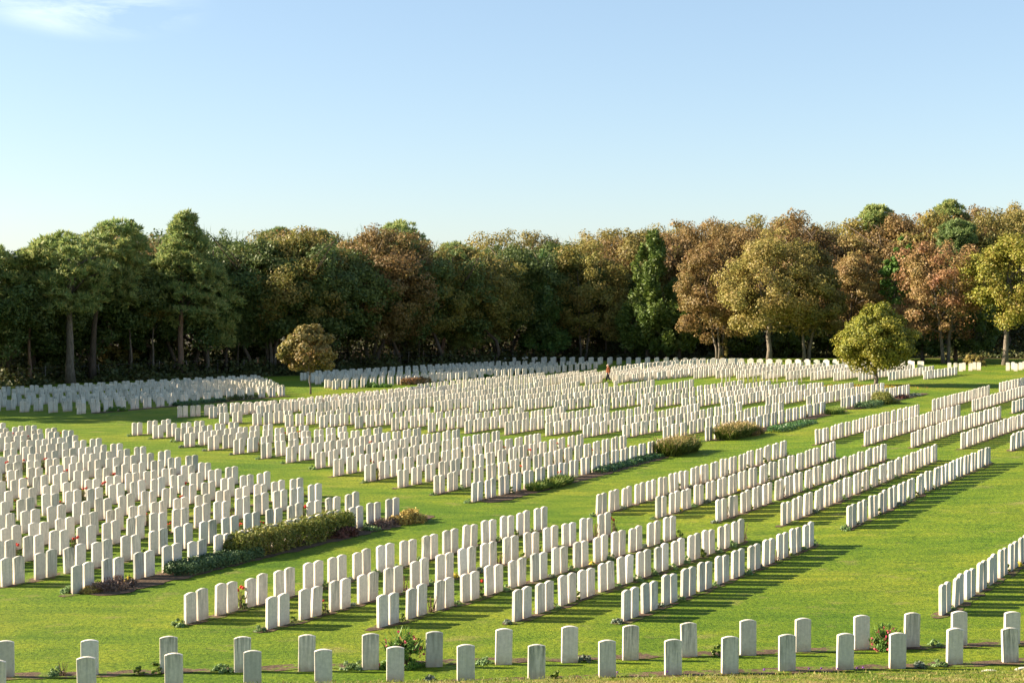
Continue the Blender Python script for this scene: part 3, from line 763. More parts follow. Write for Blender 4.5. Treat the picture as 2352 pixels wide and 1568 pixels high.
# ---- front line of the wood, left to right
T_ = tree
T_('pine_tree', 'pine', 'pine', -22, 884, (-95, 48, 560, 760), 'dark pine cut by the left edge of the photo', 'pine', 'bark_pine', 9000, 0.6)
T_('pine_tree', 'pine', 'pine', 68, 880, (22, 128, 572, 735), 'slender pine with thin sunlit trunk near the left edge', 'pine', 'bark_pine', 9000, 0.6, tr=0.2)
T_('pine_tree', 'pine', 'pine', 162, 880, (62, 262, 538, 705), 'broad pine with thick forked pale trunk in far left group', 'pine', 'bark_grey', 13000, 0.62, tr=0.5, lean=(-0.01, 0), shape=0.7)
T_('pine_tree', 'pine', 'pine', 212, 876, (190, 342, 510, 690), 'tall pine with dark trunk leaning beside the forked pine', 'pine', 'bark_dark', 13000, 0.62, tr=0.42, lean=(-0.05, 0), shape=0.7, back=2)
T_('conifer_tree', 'conifer', 'cyp', 300, 872, (262, 345, 507, 800), 'narrow dark conifer with a pointed top between two pines', 'dgreen', 'bark_dark', 7000, 0.5, back=7)
T_('pine_tree', 'pine', 'pine', 412, 866, (330, 526, 490, 735), 'tallest conical pine of the left group with straight trunk', 'pine', 'bark_pine', 17000, 0.62, tr=0.38, lean=(0.012, 0), shape=0.3)
T_('pine_tree', 'pine', 'pine', 475, 861, (445, 555, 640, 790), 'small dark pine with grey trunk under the conical pine', 'pine', 'bark_grey', 7000, 0.55, tr=0.26)
T_('pine_tree', 'pine', 'pine', 518, 858, (490, 585, 655, 785), 'small dark pine with thin trunk beside the brown domed tree', 'dgreen', 'bark_dark', 6000, 0.55, tr=0.22)
T_('broadleaf_tree', 'tree', 'broad', 622, 854, (522, 798, 523, 798), 'wide domed olive brown tree on several leaning stems', 'olive', 'bark_grey', 29450, 0.265, tr=0.34, stems=3, K=120, twigs=220, rcf=0.17, low=-0.7)
T_('broadleaf_tree', 'tree', 'broad', 850, 840, (765, 1000, 524, 812), 'large dome of brown leaves left of the bright pine', 'rust', 'bark_grey', 29450, 0.265, tr=0.4, stems=2, K=120, twigs=220, rcf=0.17, low=-0.75)
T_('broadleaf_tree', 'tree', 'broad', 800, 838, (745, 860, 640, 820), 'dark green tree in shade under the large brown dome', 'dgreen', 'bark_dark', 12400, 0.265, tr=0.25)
T_('pine_tree', 'pine', 'pine', 1016, 834, (975, 1112, 575, 775), 'bright green pine with reddish forked limbs in the middle', 'pine_light', 'bark_pine', 12000, 0.62, tr=0.3, lean=(0.01, 0), shape=0.75)
T_('pine_tree', 'pine', 'pine', 1066, 831, (1000, 1165, 650, 800), 'low teal pine in deep shade with thin trunk, photo centre', 'pine', 'bark_grey', 9000, 0.6, tr=0.2)
T_('conifer_tree', 'conifer', 'cyp', 1225, 828, (1180, 1305, 585, 800), 'bright green feathery conifer right of the photo centre', 'bright_conifer', 'bark_dark', 10000, 0.62, back=1)
T_('broadleaf_tree', 'tree', 'broad', 1135, 828, (1072, 1200, 560, 815), 'dark olive tree in shade between pine and feathery conifer', 'dgreen', 'bark_dark', 15500, 0.265, back=2, low=-0.8)
T_('broadleaf_tree', 'tree', 'broad', 1340, 826, (1272, 1456, 566, 812), 'olive gold tree left of the dark pointed conifer', 'olive', 'bark_grey', 26350, 0.265, tr=0.3, stems=2, K=110, twigs=120, low=-0.7)
T_('conifer_tree', 'conifer', 'cyp', 1487, 825, (1428, 1568, 532, 800), 'tall dark green pointed conifer right of centre', 'cypress', 'bark_dark', 20000, 0.48, tr=0.3)
T_('broadleaf_tree', 'tree', 'broad', 1652, 828, (1545, 1725, 548, 815), 'russet topped dome with curving stems and ivy', 'rust', 'bark_grey', 27900, 0.250, tr=0.26, stems=3, K=120, twigs=160, rcf=0.17, low=-0.7)
T_('conifer_tree', 'conifer', 'cyp', 1560, 824, (1520, 1605, 660, 800), 'low bright green conifer under the left of the russet dome', 'cypress', 'bark_dark', 6000, 0.55)
T_('broadleaf_tree', 'tree', 'broad', 1766, 832, (1652, 1884, 528, 815), 'big golden olive oak with straight pale trunk', 'golden', 'bark_grey', 31000, 0.265, tr=0.36, K=120, rcf=0.18, low=-0.65, twigs=80)
T_('broadleaf_tree', 'tree', 'broad', 1853, 831, (1795, 1940, 565, 812), 'olive oak with paired pale trunks right of the golden oak', 'olive', 'bark_grey', 21700, 0.265, tr=0.33, stems=2, K=90, low=-0.7)
T_('broadleaf_tree', 'tree', 'broad', 1950, 828, (1890, 2040, 560, 800), 'dark brown tree standing behind the round lawn tree', 'brown', 'bark_dark', 20150, 0.265, back=3, K=90, low=-0.8, twigs=80)
T_('broadleaf_tree', 'tree', 'broad', 2052, 828, (2015, 2102, 565, 790), 'narrow bright green tree above the round lawn tree', 'green', 'bark_dark', 13950, 0.250, back=1, low=-0.8)
T_('broadleaf_tree', 'tree', 'broad', 2172, 834, (2052, 2268, 548, 822), 'rust coloured tree with visible limbs near the right edge', 'russet', 'bark_grey', 20150, 0.257, tr=0.34, stems=2, K=85, rcf=0.17, low=-0.7, limbs=26)
T_('broadleaf_tree', 'tree', 'broad', 2308, 838, (2225, 2445, 532, 790), 'yellow green oak with tall pale trunk at the right edge', 'yellowgreen', 'bark_grey', 27900, 0.257, tr=0.36, K=95, rcf=0.2, low=-0.6)
T_('broadleaf_tree', 'tree', 'broad', 2120, 832, (2070, 2180, 690, 828), 'dark leafy low tree in shade under the rust coloured tree', 'dgreen', 'bark_dark', 12400, 0.265, back=3, low=-0.9)
T_('broadleaf_tree', 'tree', 'broad', 2235, 832, (2180, 2300, 680, 825), 'dark leafy low tree beside the right edge oak', 'dgreen', 'bark_dark', 12400, 0.265, back=3, low=-0.9)
# extra shaded trees closing the trunk level
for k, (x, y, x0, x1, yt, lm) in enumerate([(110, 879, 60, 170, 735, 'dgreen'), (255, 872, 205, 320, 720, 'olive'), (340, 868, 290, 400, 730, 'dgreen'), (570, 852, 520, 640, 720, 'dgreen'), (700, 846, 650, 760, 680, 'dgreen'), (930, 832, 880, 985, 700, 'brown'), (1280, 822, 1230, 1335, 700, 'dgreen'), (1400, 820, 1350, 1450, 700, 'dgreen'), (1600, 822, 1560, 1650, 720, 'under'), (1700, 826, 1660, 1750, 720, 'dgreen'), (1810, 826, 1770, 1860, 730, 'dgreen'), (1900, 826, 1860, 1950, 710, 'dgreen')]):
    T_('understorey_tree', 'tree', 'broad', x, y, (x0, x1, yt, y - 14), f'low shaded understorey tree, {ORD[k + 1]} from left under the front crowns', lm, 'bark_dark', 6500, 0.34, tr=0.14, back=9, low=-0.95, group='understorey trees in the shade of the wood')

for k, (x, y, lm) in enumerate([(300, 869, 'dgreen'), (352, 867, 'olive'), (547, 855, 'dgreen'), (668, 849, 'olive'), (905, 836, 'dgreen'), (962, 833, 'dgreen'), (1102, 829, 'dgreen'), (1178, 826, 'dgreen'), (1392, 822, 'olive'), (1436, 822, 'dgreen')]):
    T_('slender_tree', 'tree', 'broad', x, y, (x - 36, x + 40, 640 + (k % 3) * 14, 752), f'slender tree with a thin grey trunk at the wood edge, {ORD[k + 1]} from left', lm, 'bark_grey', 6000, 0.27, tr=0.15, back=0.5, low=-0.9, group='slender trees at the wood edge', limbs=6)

# ---- second and third lines: tops that make the skyline
sky_pts = [(-60, 590), (50, 588), (150, 562), (250, 528), (345, 552), (430, 520), (560, 534), (640, 517), (745, 545), (850, 517), (1000, 556), (1080, 560), (1155, 531), (1240, 537), (1350, 527), (1400, 517), (1470, 512), (1550, 492), (1620, 500), (1700, 491), (1770, 484), (1840, 495), (1910, 489), (1990, 482), (2060, 490), (2130, 466), (2200, 475), (2260, 476), (2330, 466), (2410, 470)]
def skyline(x):
    for (a_, b_) in zip(sky_pts, sky_pts[1:]):
        if a_[0] <= x <= b_[0]:
            return a_[1] + (b_[1] - a_[1]) * (x - a_[0]) / (b_[0] - a_[0])
    return 560
kinds = {'brown': 'brown', 'olive': 'olive', 'russet': 'reddish brown', 'pine': 'dark pine', 'golden': 'golden brown'}
protos = {}
def proto(lm, v):
    key = (lm, v)
    if key not in protos:
        SEED[0] += 1
        V, Fq, C = crown_broad(22000, 1.0, 0.95, 1.0, 0, 0.047, K=110, seed=SEED[0], twigs=200, rcf=0.20, low=-0.9, twl=0.17)
        protos[key] = (mesh_np('crown', V, Fq), C)
        protos[key][0].materials.append(M[lm])
    return protos[key]
tr_mesh = trunk_mesh('trunk', 1.0, 0.02, np.array([[0.1, 0, 0.9], [-0.1, 0.05, 0.95], [0, -0.1, 0.85]]), 0.6, seed=5, limbs=4)
tr_mesh.materials.append(M['bark_dark'])
bk = 0
for line, (off, dy, stepx) in enumerate([(13, 0, 62), (30, 2, 66)]):
    x = -70 + line * 33
    while x < 2430:
        xx = x + random.uniform(-10, 10)
        right = xx > 1040
        lm = random.choice(['brown', 'olive', 'rust', 'olive', 'golden', 'brown', 'olive', 'rust', 'brown']) if right else random.choice(['olive', 'dgreen', 'brown', 'dgreen', 'dgreen'])
        if 1000 < xx < 1330: lm = random.choice(['olive', 'dgreen', 'dgreen'])
        yt = skyline(xx) + dy + random.uniform(-6, 12) + (14 if line == 0 else 0) + (13 if 1330 < xx < 2080 else 0)
        # ground point behind the edge
        X = (xx - CX) / F * 190
        ey = edge_y(X) + off + random.uniform(-3, 3)
        p = Vector(((xx - CX) / F * ey, ey, 0)); p.z = terrain(p.x, p.y)
        m = ey / F
        zt = CAMZ + (HOR - yt) * m - p.z
        me, C = proto(lm, bk % 3)
        t = empty('broadleaf_tree', p, random.uniform(0, 6.28))
        nm = {'brown': 'brown', 'olive': 'olive', 'russet': 'reddish brown', 'golden': 'golden brown', 'dgreen': 'dark green', 'rust': 'rust brown'}[lm]
        bk += 1
        tag(t, f"{nm} tree top in the {'second' if line == 0 else 'rear'} line, {ORD[min(32, int((x + 80) / stepx) + 1)] if int((x + 80) / stepx) < 32 else 'last'} from left {'behind the front trees' if line == 0 else 'on the skyline'}", 'tree', 'trees making the skyline of the wood')
        rx = random.uniform(5.2, 7.2); rz = zt * 0.40
        c = put('crown', me, None, t); c.scale = (rx, rx, rz); c.location = (0, 0, zt - rz)
        tt = put('trunk', tr_mesh, None, t); tt.scale = (zt, zt, zt * 0.8)
        x += stepx
# pines standing above the skyline
for (bx, x0, x1, yt, yb, lm, lab) in [(640, 600, 680, 527, 600, 'pine_light', 'green pine top rising behind the olive domed tree'), (728, 690, 770, 532, 640, 'pine_light', 'light green pine top left of the brown dome'), (921, 868, 978, 510, 640, 'pine', 'rounded green pine top right of the brown dome'), (1050, 1000, 1090, 560, 640, 'pine', 'green pine top behind the bright forked pine'), (2010, 1980, 2042, 474, 540, 'pine', 'dark green pine top on the right skyline'), (2180, 2150, 2212, 464, 540, 'pine', 'dark green pine top on the skyline above the rust tree'), (2195, 2155, 2235, 510, 600, 'pine_light', 'pale green round pine top above the rust tree')]:
    T_('pine_tree', 'pine', 'pine', bx, 836, (x0, x1, yt, yb), lab, lm, 'bark_pine', 7000, 0.6, tr=0.25, back=(10 if lm == 'pine_light' else 34) if bx > 1500 else 8, shape=0.6, group='pines standing in the wood')
# trees left of the frame that shade the far left rows
for k, (X, Y, h, r_, lm) in enumerate([(-56, 107, 18, 5.5, 'dgreen'), (-58, 115, 19, 6, 'olive'), (-55, 123, 18, 6, 'dgreen'), (-59, 131, 19, 6.5, 'olive'), (-57, 138, 16, 5.5, 'dgreen'), (-70, 111, 21, 6.5, 'olive'), (-72, 121, 22, 6.5, 'dgreen'), (-73, 131, 22, 6.5, 'olive'), (-72, 158, 18, 6.5, 'dgreen'), (-86, 166, 19, 7, 'olive'), (-70, 172, 19, 6.5, 'dgreen'), (-92, 150, 20, 7, 'dgreen'), (-100, 172, 20, 7.5, 'olive')]):
    SEED[0] += 1
    t = empty('pine_tree' if lm == 'pine' else 'broadleaf_tree', Vector((X, Y, 0)))
    tag(t, f'tall tree at the left side of the cemetery, {ORD[k + 1]} towards the wood', 'tree', 'trees beside the cemetery')
    if lm == 'pine': V, Fq, C = crown_pine(9000, r_, h * 0.7, h * 0.3, 0.6, SEED[0])
    else: V, Fq, C = crown_broad(12000, r_, r_, h * 0.43, h * 0.55, 0.55, seed=SEED[0], low=-0.9)
    put('crown', mesh_np('crown', V, Fq), M[lm], t)
    put('trunk', trunk_mesh('trunk', h * 0.9, 0.35, C, h * 0.3, seed=SEED[0]), M['bark_pine'], t)

# ---- the two young trees on the lawn
T_('lawn_tree', 'tree', 'broad', 2011, 885, (1924, 2098, 698, 858), 'round gold green tree standing alone on the right lawn', 'roundgold', 'bark_grey', 36000, 0.19, tr=0.19, K=190, rcf=0.18, low=-0.98, taper=0.24, group='young trees on the lawn', depth=1.0)
T_('lawn_tree', 'tree', 'broad', 713, 905, (648, 768, 745, 860), 'small bronze gold tree standing on the left lawn', 'smallgold', 'bark_grey', 9000, 0.25, tr=0.09, K=34, rcf=0.25, low=-0.98, taper=0.1, group='young trees on the lawn', depth=1.0)

# ---- undergrowth (one uncountable mass)
UC = []; US = []
rng = np.random.default_rng(55)
for i in range(1700):
    xx = rng.uniform(-90, 2440)
    X = (xx - CX) / F * 190
    ey = edge_y(X) + 3.5 + rng.random() ** 1.2 * 46
    p = np.array([(xx - CX) / F * ey, ey, 0]); p[2] = terrain(p[0], p[1])
    hh = rng.uniform(1.5, 6.5) if ey - edge_y(X) > 15 else (rng.uniform(0.5, 2.6) if ey - edge_y(X) > 6 else rng.uniform(0.25, 1.1))
    sp = 1.3 if hh < 2.7 else 2.6
    k = 60
    d = ball(k); d[:, 2] = np.abs(d[:, 2])
    UC.append(p + d * (rng.random(k) ** 0.4)[:, None] * np.array([sp, sp * 0.8, hh])); US.append(np.full(k, 0.36))
UC = np.concatenate(UC); V, Fq = leaf_quads(UC, ball(len(UC)), np.concatenate(US) * (0.6 + 0.8 * rng.random(len(UC))), 0.75)
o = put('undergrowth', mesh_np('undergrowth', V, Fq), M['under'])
tag(o, 'dark tangled undergrowth on the floor of the wood', 'undergrowth', kind='stuff')

# ---- fallen leaves under the round tree
rng = np.random.default_rng(3)
c0 = at(1990, 888); n = 1500
q = np.stack([c0.x + rng.normal(-0.5, 2.2, n), c0.y + rng.normal(0, 2.0, n)], axis=1)
Cn = np.array([(a_, b_, terrain(a_, b_) + 0.015 + 0.02 * rng.random()) for a_, b_ in q])
V, Fq = leaf_quads(Cn, unit(np.array([0, 0, 1.0]) + rng.normal(size=(n, 3)) * 0.35), 0.13, 0.7)
M['fallen'] = leafmat('fallen_leaves', [(0.30, 0.14, 0.03), (0.42, 0.20, 0.05), (0.25, 0.16, 0.05)], 0.1, gain=1.0)
o = put('fallen_leaves', mesh_np('fallen_leaves', V, Fq), M['fallen']); tag(o, 'orange fallen leaves on the grass under the round tree', 'leaves', kind='stuff')

# ------------------------------------------------------------------ wire fence along the wood
fe = empty('wire_fence', at(43, 884)); tag(fe, 'thin wire fence on grey posts along the front of the wood', 'fence')
M['post'] = barkmat('weathered_post', (0.16, 0.14, 0.12), (0.34, 0.31, 0.27))
M['wire'] = plainmat('galvanised_wire', (0.35, 0.35, 0.35), 0.5)
posts = [(43, 883), (104, 878), (165, 876), (228, 872), (300, 868), (367, 864), (430, 861), (500, 857), (560, 853), (595, 851), (650, 848), (760, 842), (830, 840), (904, 837), (938, 836), (972, 835), (1036, 833), (1092, 831), (1126, 830), (1154, 829), (1178, 829)]
tops = []
for x, y in posts:
    p = at(x, y) - fe.location; V = []; Fc = []
    lx = random.gauss(0, 0.03)
    tube(V, Fc, [p + Vector((0, 0, -0.3)), p + Vector((lx, 0, 0.8)), p + Vector((lx * 2, 0, 1.65))], [0.06, 0.055, 0.05], 7)
    put('post', mesh_np('post', V, Fc), M['post'], fe)
    tops.append(p + Vector((lx * 2, -0.06, 0)))
V = []; Fc = []
for hz in (0.5, 1.0, 1.5): tube(V, Fc, [t_ + Vector((0, 0, hz)) for t_ in tops], [0.006] * len(tops), 4)
put('wire', mesh_np('wire', V, Fc), M['wire'], fe)

# ------------------------------------------------------------------ shrubs, hedges and grasses of the beds
M['hedge'] = leafmat('hedge_leaves', [(0.040, 0.060, 0.010), (0.090, 0.115, 0.016), (0.165, 0.170, 0.028), (0.16, 0.115, 0.030)], 0.25, shift=0.05, gain=1.4)
M['juniper'] = leafmat('juniper_leaves', [(0.020, 0.040, 0.014), (0.040, 0.074, 0.026), (0.075, 0.108, 0.040)], 0.1, shift=0.03)
M['heather'] = leafmat('heather_leaves', [(0.05, 0.028, 0.022), (0.11, 0.065, 0.048), (0.20, 0.13, 0.10)], 0.1, shift=0.03)
M['yellow'] = leafmat('yellow_leaves', [(0.20, 0.15, 0.03), (0.42, 0.30, 0.07), (0.60, 0.45, 0.13), (0.20, 0.11, 0.04)], 0.3, shift=0.03, gain=1.0)
M['darkred'] = leafmat('dark_red_leaves', [(0.045, 0.014, 0.013), (0.09, 0.026, 0.022), (0.06, 0.04, 0.02)], 0.1, shift=0.02)
M['cover'] = leafmat('ground_cover_leaves', [(0.018, 0.045, 0.014), (0.035, 0.085, 0.022), (0.07, 0.12, 0.035)], 0.15, rough=0.35, spec=0.5, shift=0.03)
M['silver'] = leafmat('silver_leaves', [(0.10, 0.13, 0.085), (0.17, 0.205, 0.14), (0.25, 0.28, 0.20)], 0.1, shift=0.03, gain=1.0)
M['cushion'] = leafmat('cushion_leaves', [(0.04, 0.075, 0.025), (0.09, 0.14, 0.045), (0.15, 0.19, 0.07)], 0.15, shift=0.05)
M['straw'] = leafmat('straw_blades', [(0.12, 0.10, 0.03), (0.22, 0.165, 0.06), (0.34, 0.25, 0.10), (0.28, 0.19, 0.085)], 0.25, shift=0.03, gain=1.15)
M['reed'] = leafmat('reed_blades', [(0.028, 0.050, 0.008), (0.06, 0.088, 0.012), (0.13, 0.125, 0.022)], 0.25, shift=0.03, gain=1.4)
M['blade'] = leafmat('green_blades', [(0.03, 0.07, 0.012), (0.07, 0.12, 0.018), (0.17, 0.16, 0.03)], 0.25, shift=0.03)
M['red'] = leafmat('red_petals', [(0.45, 0.02, 0.02), (0.65, 0.05, 0.03), (0.75, 0.12, 0.07)], 0.2, shift=0.02, gain=1.0)
M['pink'] = leafmat('pink_petals', [(0.50, 0.04, 0.10), (0.65, 0.10, 0.20), (0.55, 0.05, 0.07)], 0.2, shift=0.02, gain=1.0)
M['gold'] = leafmat('yellow_petals', [(0.65, 0.42, 0.02), (0.8, 0.58, 0.04)], 0.2, shift=0.02, gain=1.0)
M['purple'] = leafmat('purple_petals', [(0.16, 0.03, 0.30), (0.28, 0.10, 0.42)], 0.2, shift=0.02, gain=1.0)
M['stem'] = plainmat('woody_stem', (0.10, 0.065, 0.04), 0.9)

def stems_mesh(rx, ry, h, k, seed):
    rnd = random.Random(seed); V = []; Fc = []
    for _ in range(k):
        x = rnd.uniform(-rx, rx) * 0.4; y = rnd.uniform(-ry, ry) * 0.4
        tube(V, Fc, [(x * 0.5, y * 0.5, -0.05), (x * 1.1, y * 1.1, h * 0.45), (x * 1.9, y * 1.9, h * 0.85)], [0.014, 0.010, 0.005], 5)
    return mesh_np('stems', V, Fc)

def mound_mesh(n, rx, ry, h, leaf, seed, lumps=26, aspect=0.6):
    r_ = np.random.default_rng(seed); global rng; rng = r_
    K = lumps; d = ball(K * 2); d = d[d[:, 2] > -0.1][:K]; d[:, 2] = np.abs(d[:, 2])
    C = d * np.array([rx, ry, h]) * (0.62 + 0.28 * r_.random(len(d)))[:, None]
    idx = r_.integers(0, len(C), n); e = ball(n)
    rc = 0.30 * min(max(rx, ry), 1.2 * h + 0.2)
    P_ = C[idx] + e * (r_.random(n) ** 0.45)[:, None] * rc * np.array([1, 1, 0.8])
    P_[:, 2] = np.maximum(P_[:, 2], 0.01)
    Nn = unit(e * 0.6 + d[idx] * 0.5 + r_.normal(size=e.shape) * 0.5)
    return leaf_quads(P_, Nn, leaf * (0.6 + 0.8 * r_.random(n)), aspect)

def bush(name, label, cat, x, y, rx, ry, h, leafm, n, leaf, rz=0.0, group=None, flowers=None, fl_n=30, lumps=26, sprigs=0, dz=0):
    SEED[0] += 1; sd_ = SEED[0]
    p = at(x, y, -0.02 + dz)
    V, Fq = mound_mesh(n, rx, ry, h, leaf, sd_, lumps)
    r_ = np.random.default_rng(sd_ + 1)
    if sprigs:
        d = ball(sprigs); d[:, 2] = np.abs(d[:, 2]) + 0.3; d = unit(d)
        b = d * np.array([rx, ry, h]) * 0.9; mid = b + unit(d + np.array([0, 0, .6])) * (0.16 * h + 0.04)
        V2, F2_ = leaf_quads(mid, ball(sprigs), 0.3 * h + 0.1, 0.12, T=unit(d + np.array([0, 0, .8])))
        Fq = np.concatenate([Fq, F2_ + len(V)]); V = np.concatenate([V, V2])
    o = put(name, mesh_np(name, V, Fq), M[leafm], None, p, (0, 0, rz)); tag(o, label, cat, group)
    put('stems', stems_mesh(rx, ry, h, 9, sd_), M['stem'], o)
    if flowers:
        d = ball(fl_n * 3); d = d[d[:, 2] > 0.05][:fl_n]
        c = d * np.array([rx, ry, h]) * (0.95 + 0.25 * r_.random(len(d)))[:, None]
        c = np.repeat(c, 6, axis=0) + r_.normal(size=(len(c) * 6, 3)) * 0.015
        V, Fq = leaf_quads(c, ball(len(c)), 0.048, 0.8)
        put('blossom', mesh_np('blossom', V, Fq), M[flowers], o)
    return o

def seg_rot(a, b):
    pa = at(*a); pb = at(*b); return math.atan2(pb.y - pa.y, pb.x - pa.x), (pb - pa).length, (pa + pb) / 2

def hedge(name, label, cat, a, b, wdt, h, leafm, n, leaf, group=None, shift=0.0):
    """long clipped mass between two ground points; extends towards the camera by wdt"""
    rz, Lr, mid = seg_rot(a, b); SEED[0] += 1
    global rng; rng = np.random.default_rng(SEED[0])
    hl = Lr / 2
    s = rng.uniform(-hl, hl, n); th = rng.uniform(-0.25, math.pi + 0.25, n)
    lump = 1 + 0.10 * np.sin(s * 3.1) + 0.08 * np.sin(s * 7.3 + 1) + 0.05 * np.sin(s * 17)
    endf = np.sqrt(np.clip((hl - np.abs(s)) / (0.35 * h + 0.1), 0.05, 1))
    rr_ = 0.72 + 0.3 * rng.random(n)
    cs, sn = np.cos(th), np.sin(th)
    sq = lambda v: np.sign(v) * np.abs(v) ** 0.55
    X = s; Yy = sq(cs) * wdt / 2 * rr_ * lump * endf; Z = np.clip(sq(sn), 0, 1) * h * rr_ * (0.9 + 0.1 * lump) * (0.5 + 0.5 * endf)
    P_ = np.stack([X, Yy, Z], axis=1) + rng.normal(size=(n, 3)) * 0.035
    P_[:, 2] = np.maximum(P_[:, 2], 0.01)
    Nn = unit(np.stack([np.zeros(n), cs, sn], axis=1) * 0.7 + rng.normal(size=(n, 3)) * 0.5)
    V, Fq = leaf_quads(P_, Nn, leaf * (0.6 + 0.8 * rng.random(n)), 0.65)
    nrm = Vector((math.sin(rz), -math.cos(rz), 0)); nrm = nrm if nrm.y < 0 else -nrm
    p = mid + nrm * (wdt / 2 + shift); p.z = terrain(p.x, p.y) - 0.02
    o = put(name, mesh_np(name, V, Fq), M[leafm], None, p, (0, 0, rz)); tag(o, label, cat, group)
    rnd = random.Random(SEED[0]); Vs = []; Fs = []
    for _ in range(max(8, int(Lr * 4))):
        x_ = rnd.uniform(-hl * 0.85, hl * 0.85); y_ = rnd.uniform(-0.2, 0.2) * wdt
        tube(Vs, Fs, [(x_, y_, -0.05), (x_ + rnd.gauss(0, .04), y_ * 1.2, h * 0.4), (x_ + rnd.gauss(0, .08), y_ * 1.5, h * 0.75)], [0.014, 0.010, 0.005], 5)
    put('stems', mesh_np('stems', Vs, Fs), M['stem'], o)
    return o

def grassclump(name, label, cat, a, b, wdt, h, leafm, n, lean=0.35, group=None, rot0=0.0, heads=0):
    rz, Lr, mid = seg_rot(a, b); SEED[0] += 1
    r_ = np.random.default_rng(SEED[0]); global rng; rng = r_
    hl = Lr / 2
    bx = r_.uniform(-hl, hl, n) * 0.8; by = r_.uniform(-wdt / 2, wdt / 2, n) * 0.7
    d = np.stack([r_.normal(size=n) * lean + 0.15 + bx / (hl + .01) * 0.2, r_.normal(size=n) * lean, np.ones(n)], axis=1); d = unit(d)
    ln = h * (0.6 + 0.5 * r_.random(n))
    base = np.stack([bx, by, np.zeros(n)], axis=1)
    side = unit(np.cross(d, r_.normal(size=d.shape))) * (0.006 + 0.012 * r_.random(n))[:, None]
    droop = np.stack([d[:, 0], d[:, 1], -0.9 * np.hypot(d[:, 0], d[:, 1])], axis=1) * 0.5
    p1 = base + d * (ln * 0.6)[:, None]; p2 = p1 + (d + droop) * (ln * 0.4)[:, None]
    V = np.stack([base - side, base + side, p1 + side, p1 - side, p2 + side * 0.3, p2 - side * 0.3], axis=1).reshape(-1, 3)
    i0 = np.arange(n)[:, None] * 6
    Fq = np.concatenate([i0 + np.array([[0, 1, 2, 3]]), i0 + np.array([[3, 2, 4, 5]])])
    nrm = Vector((math.sin(rz), -math.cos(rz), 0)); nrm = nrm if nrm.y < 0 else -nrm
    p = mid + nrm * (wdt * 0.4); p.z = terrain(p.x, p.y) - 0.02
    o = put(name, mesh_np(name, V, Fq), M[leafm], None, p, (0, 0, rz)); tag(o, label, cat, group)
    if heads:
        k = heads; q = r_.integers(0, n, k); dd = d[q]; c = base[q] + dd * (ln[q] * (0.80 + 0.32 * r_.random(k)))[:, None] + r_.normal(size=(k, 3)) * 0.03
        V2, F2_ = leaf_quads(c, ball(k), 0.16 + 0.14 * r_.random(k), 0.16, T=unit(dd + r_.normal(size=(k, 3)) * 0.25))
        put('seed_head', mesh_np('seed_head', V2, F2_), M['straw'], o)
    return o

# red-flowered bushes between the nearest stones
bush('flowering_bush', 'bushy green shrub with red flowers between two front stones, left of centre', 'bush', 923, 1529, 0.50, 0.42, 0.72, 'green', 5200, 0.055, flowers='pink', fl_n=36, sprigs=60, lumps=40)
bush('flowering_bush', 'smaller red flowered shrub between front stones at the right', 'bush', 2035, 1490, 0.38, 0.32, 0.52, 'green', 3600, 0.05, flowers='pink', fl_n=32, sprigs=50, lumps=34)
# left block bed
hedge('hedge', 'long clipped yellow green hedge in front of the left block', 'hedge', (487, 1283), (768, 1215), 1.15, 0.80, 'hedge', 26000, 0.075, shift=0.05)
hedge('juniper_hedge', 'low spreading dark green shrub before the left hedge', 'shrub', (365, 1318), (560, 1272), 0.95, 0.36, 'juniper', 14000, 0.06, shift=0.05)
bush('heather', 'dry purple brown heather at the near end of the left bed', 'shrub', 262, 1352, 0.85, 0.34, 0.30, 'heather', 3600, 0.06, rz=0.9, sprigs=120)
bush('heather', 'dry brown heather beside the yellow hydrangea', 'shrub', 880, 1208, 0.95, 0.34, 0.26, 'heather', 3200, 0.06, rz=1.0, sprigs=80)
bush('hydrangea', 'yellowing leafy shrub at the far end of the left bed', 'shrub', 937, 1199, 0.80, 0.55, 0.48, 'yellow', 3000, 0.10, rz=1.0)
bush('barberry', 'low dark red shrub at the far end of the left hedge', 'shrub', 790, 1232, 0.80, 0.4, 0.32, 'darkred', 3200, 0.07, rz=1.0)
bush('perennial_clump', 'small green clump before the pale stones beyond the hedge', 'plant', 853, 1218, 0.36, 0.25, 0.20, 'cushion', 1200, 0.06)
bush('perennial_clump', 'yellow green clump at the foot of the first left block stone', 'plant', 155, 1361, 0.26, 0.22, 0.24, 'cushion', 1200, 0.05)
bush('perennial_clump', 'yellowish low plants before the heather in the left bed', 'plant', 205, 1360, 0.40, 0.26, 0.16, 'yellow', 1800, 0.05, rz=0.6)
# central block bed
grassclump('daylily', 'yellow green daylily clump at the front of the central bed', 'plant', (1206, 1128), (1240, 1119), 0.7, 0.42, 'blade', 1300, 0.55)
grassclump('daylily', 'green arching daylily clump behind the yellow one', 'plant', (1240, 1122), (1290, 1106), 0.8, 0.48, 'blade', 2200, 0.5)
hedge('ground_cover', 'dark glossy ground cover in the central bed, nearer patch', 'shrub', (1345, 1084), (1445, 1058), 1.05, 0.24, 'cover', 7000, 0.075)
hedge('ground_cover', 'dark glossy ground cover beside the tall grass clump', 'shrub', (1440, 1060), (1492, 1046), 1.0, 0.22, 'cover', 4500, 0.075)
grassclump('ornamental_grass', 'tall tan and green grass clump at the end of the central bed', 'grass clump', (1500, 1050), (1570, 1034), 1.3, 0.9, 'reed', 6500, 0.36, heads=1500)
grassclump('ornamental_grass', 'tall straw coloured grass clump beside the lone bed stone', 'grass clump', (1636, 1012), (1705, 997), 1.3, 0.82, 'reed', 6500, 0.36, heads=2400)
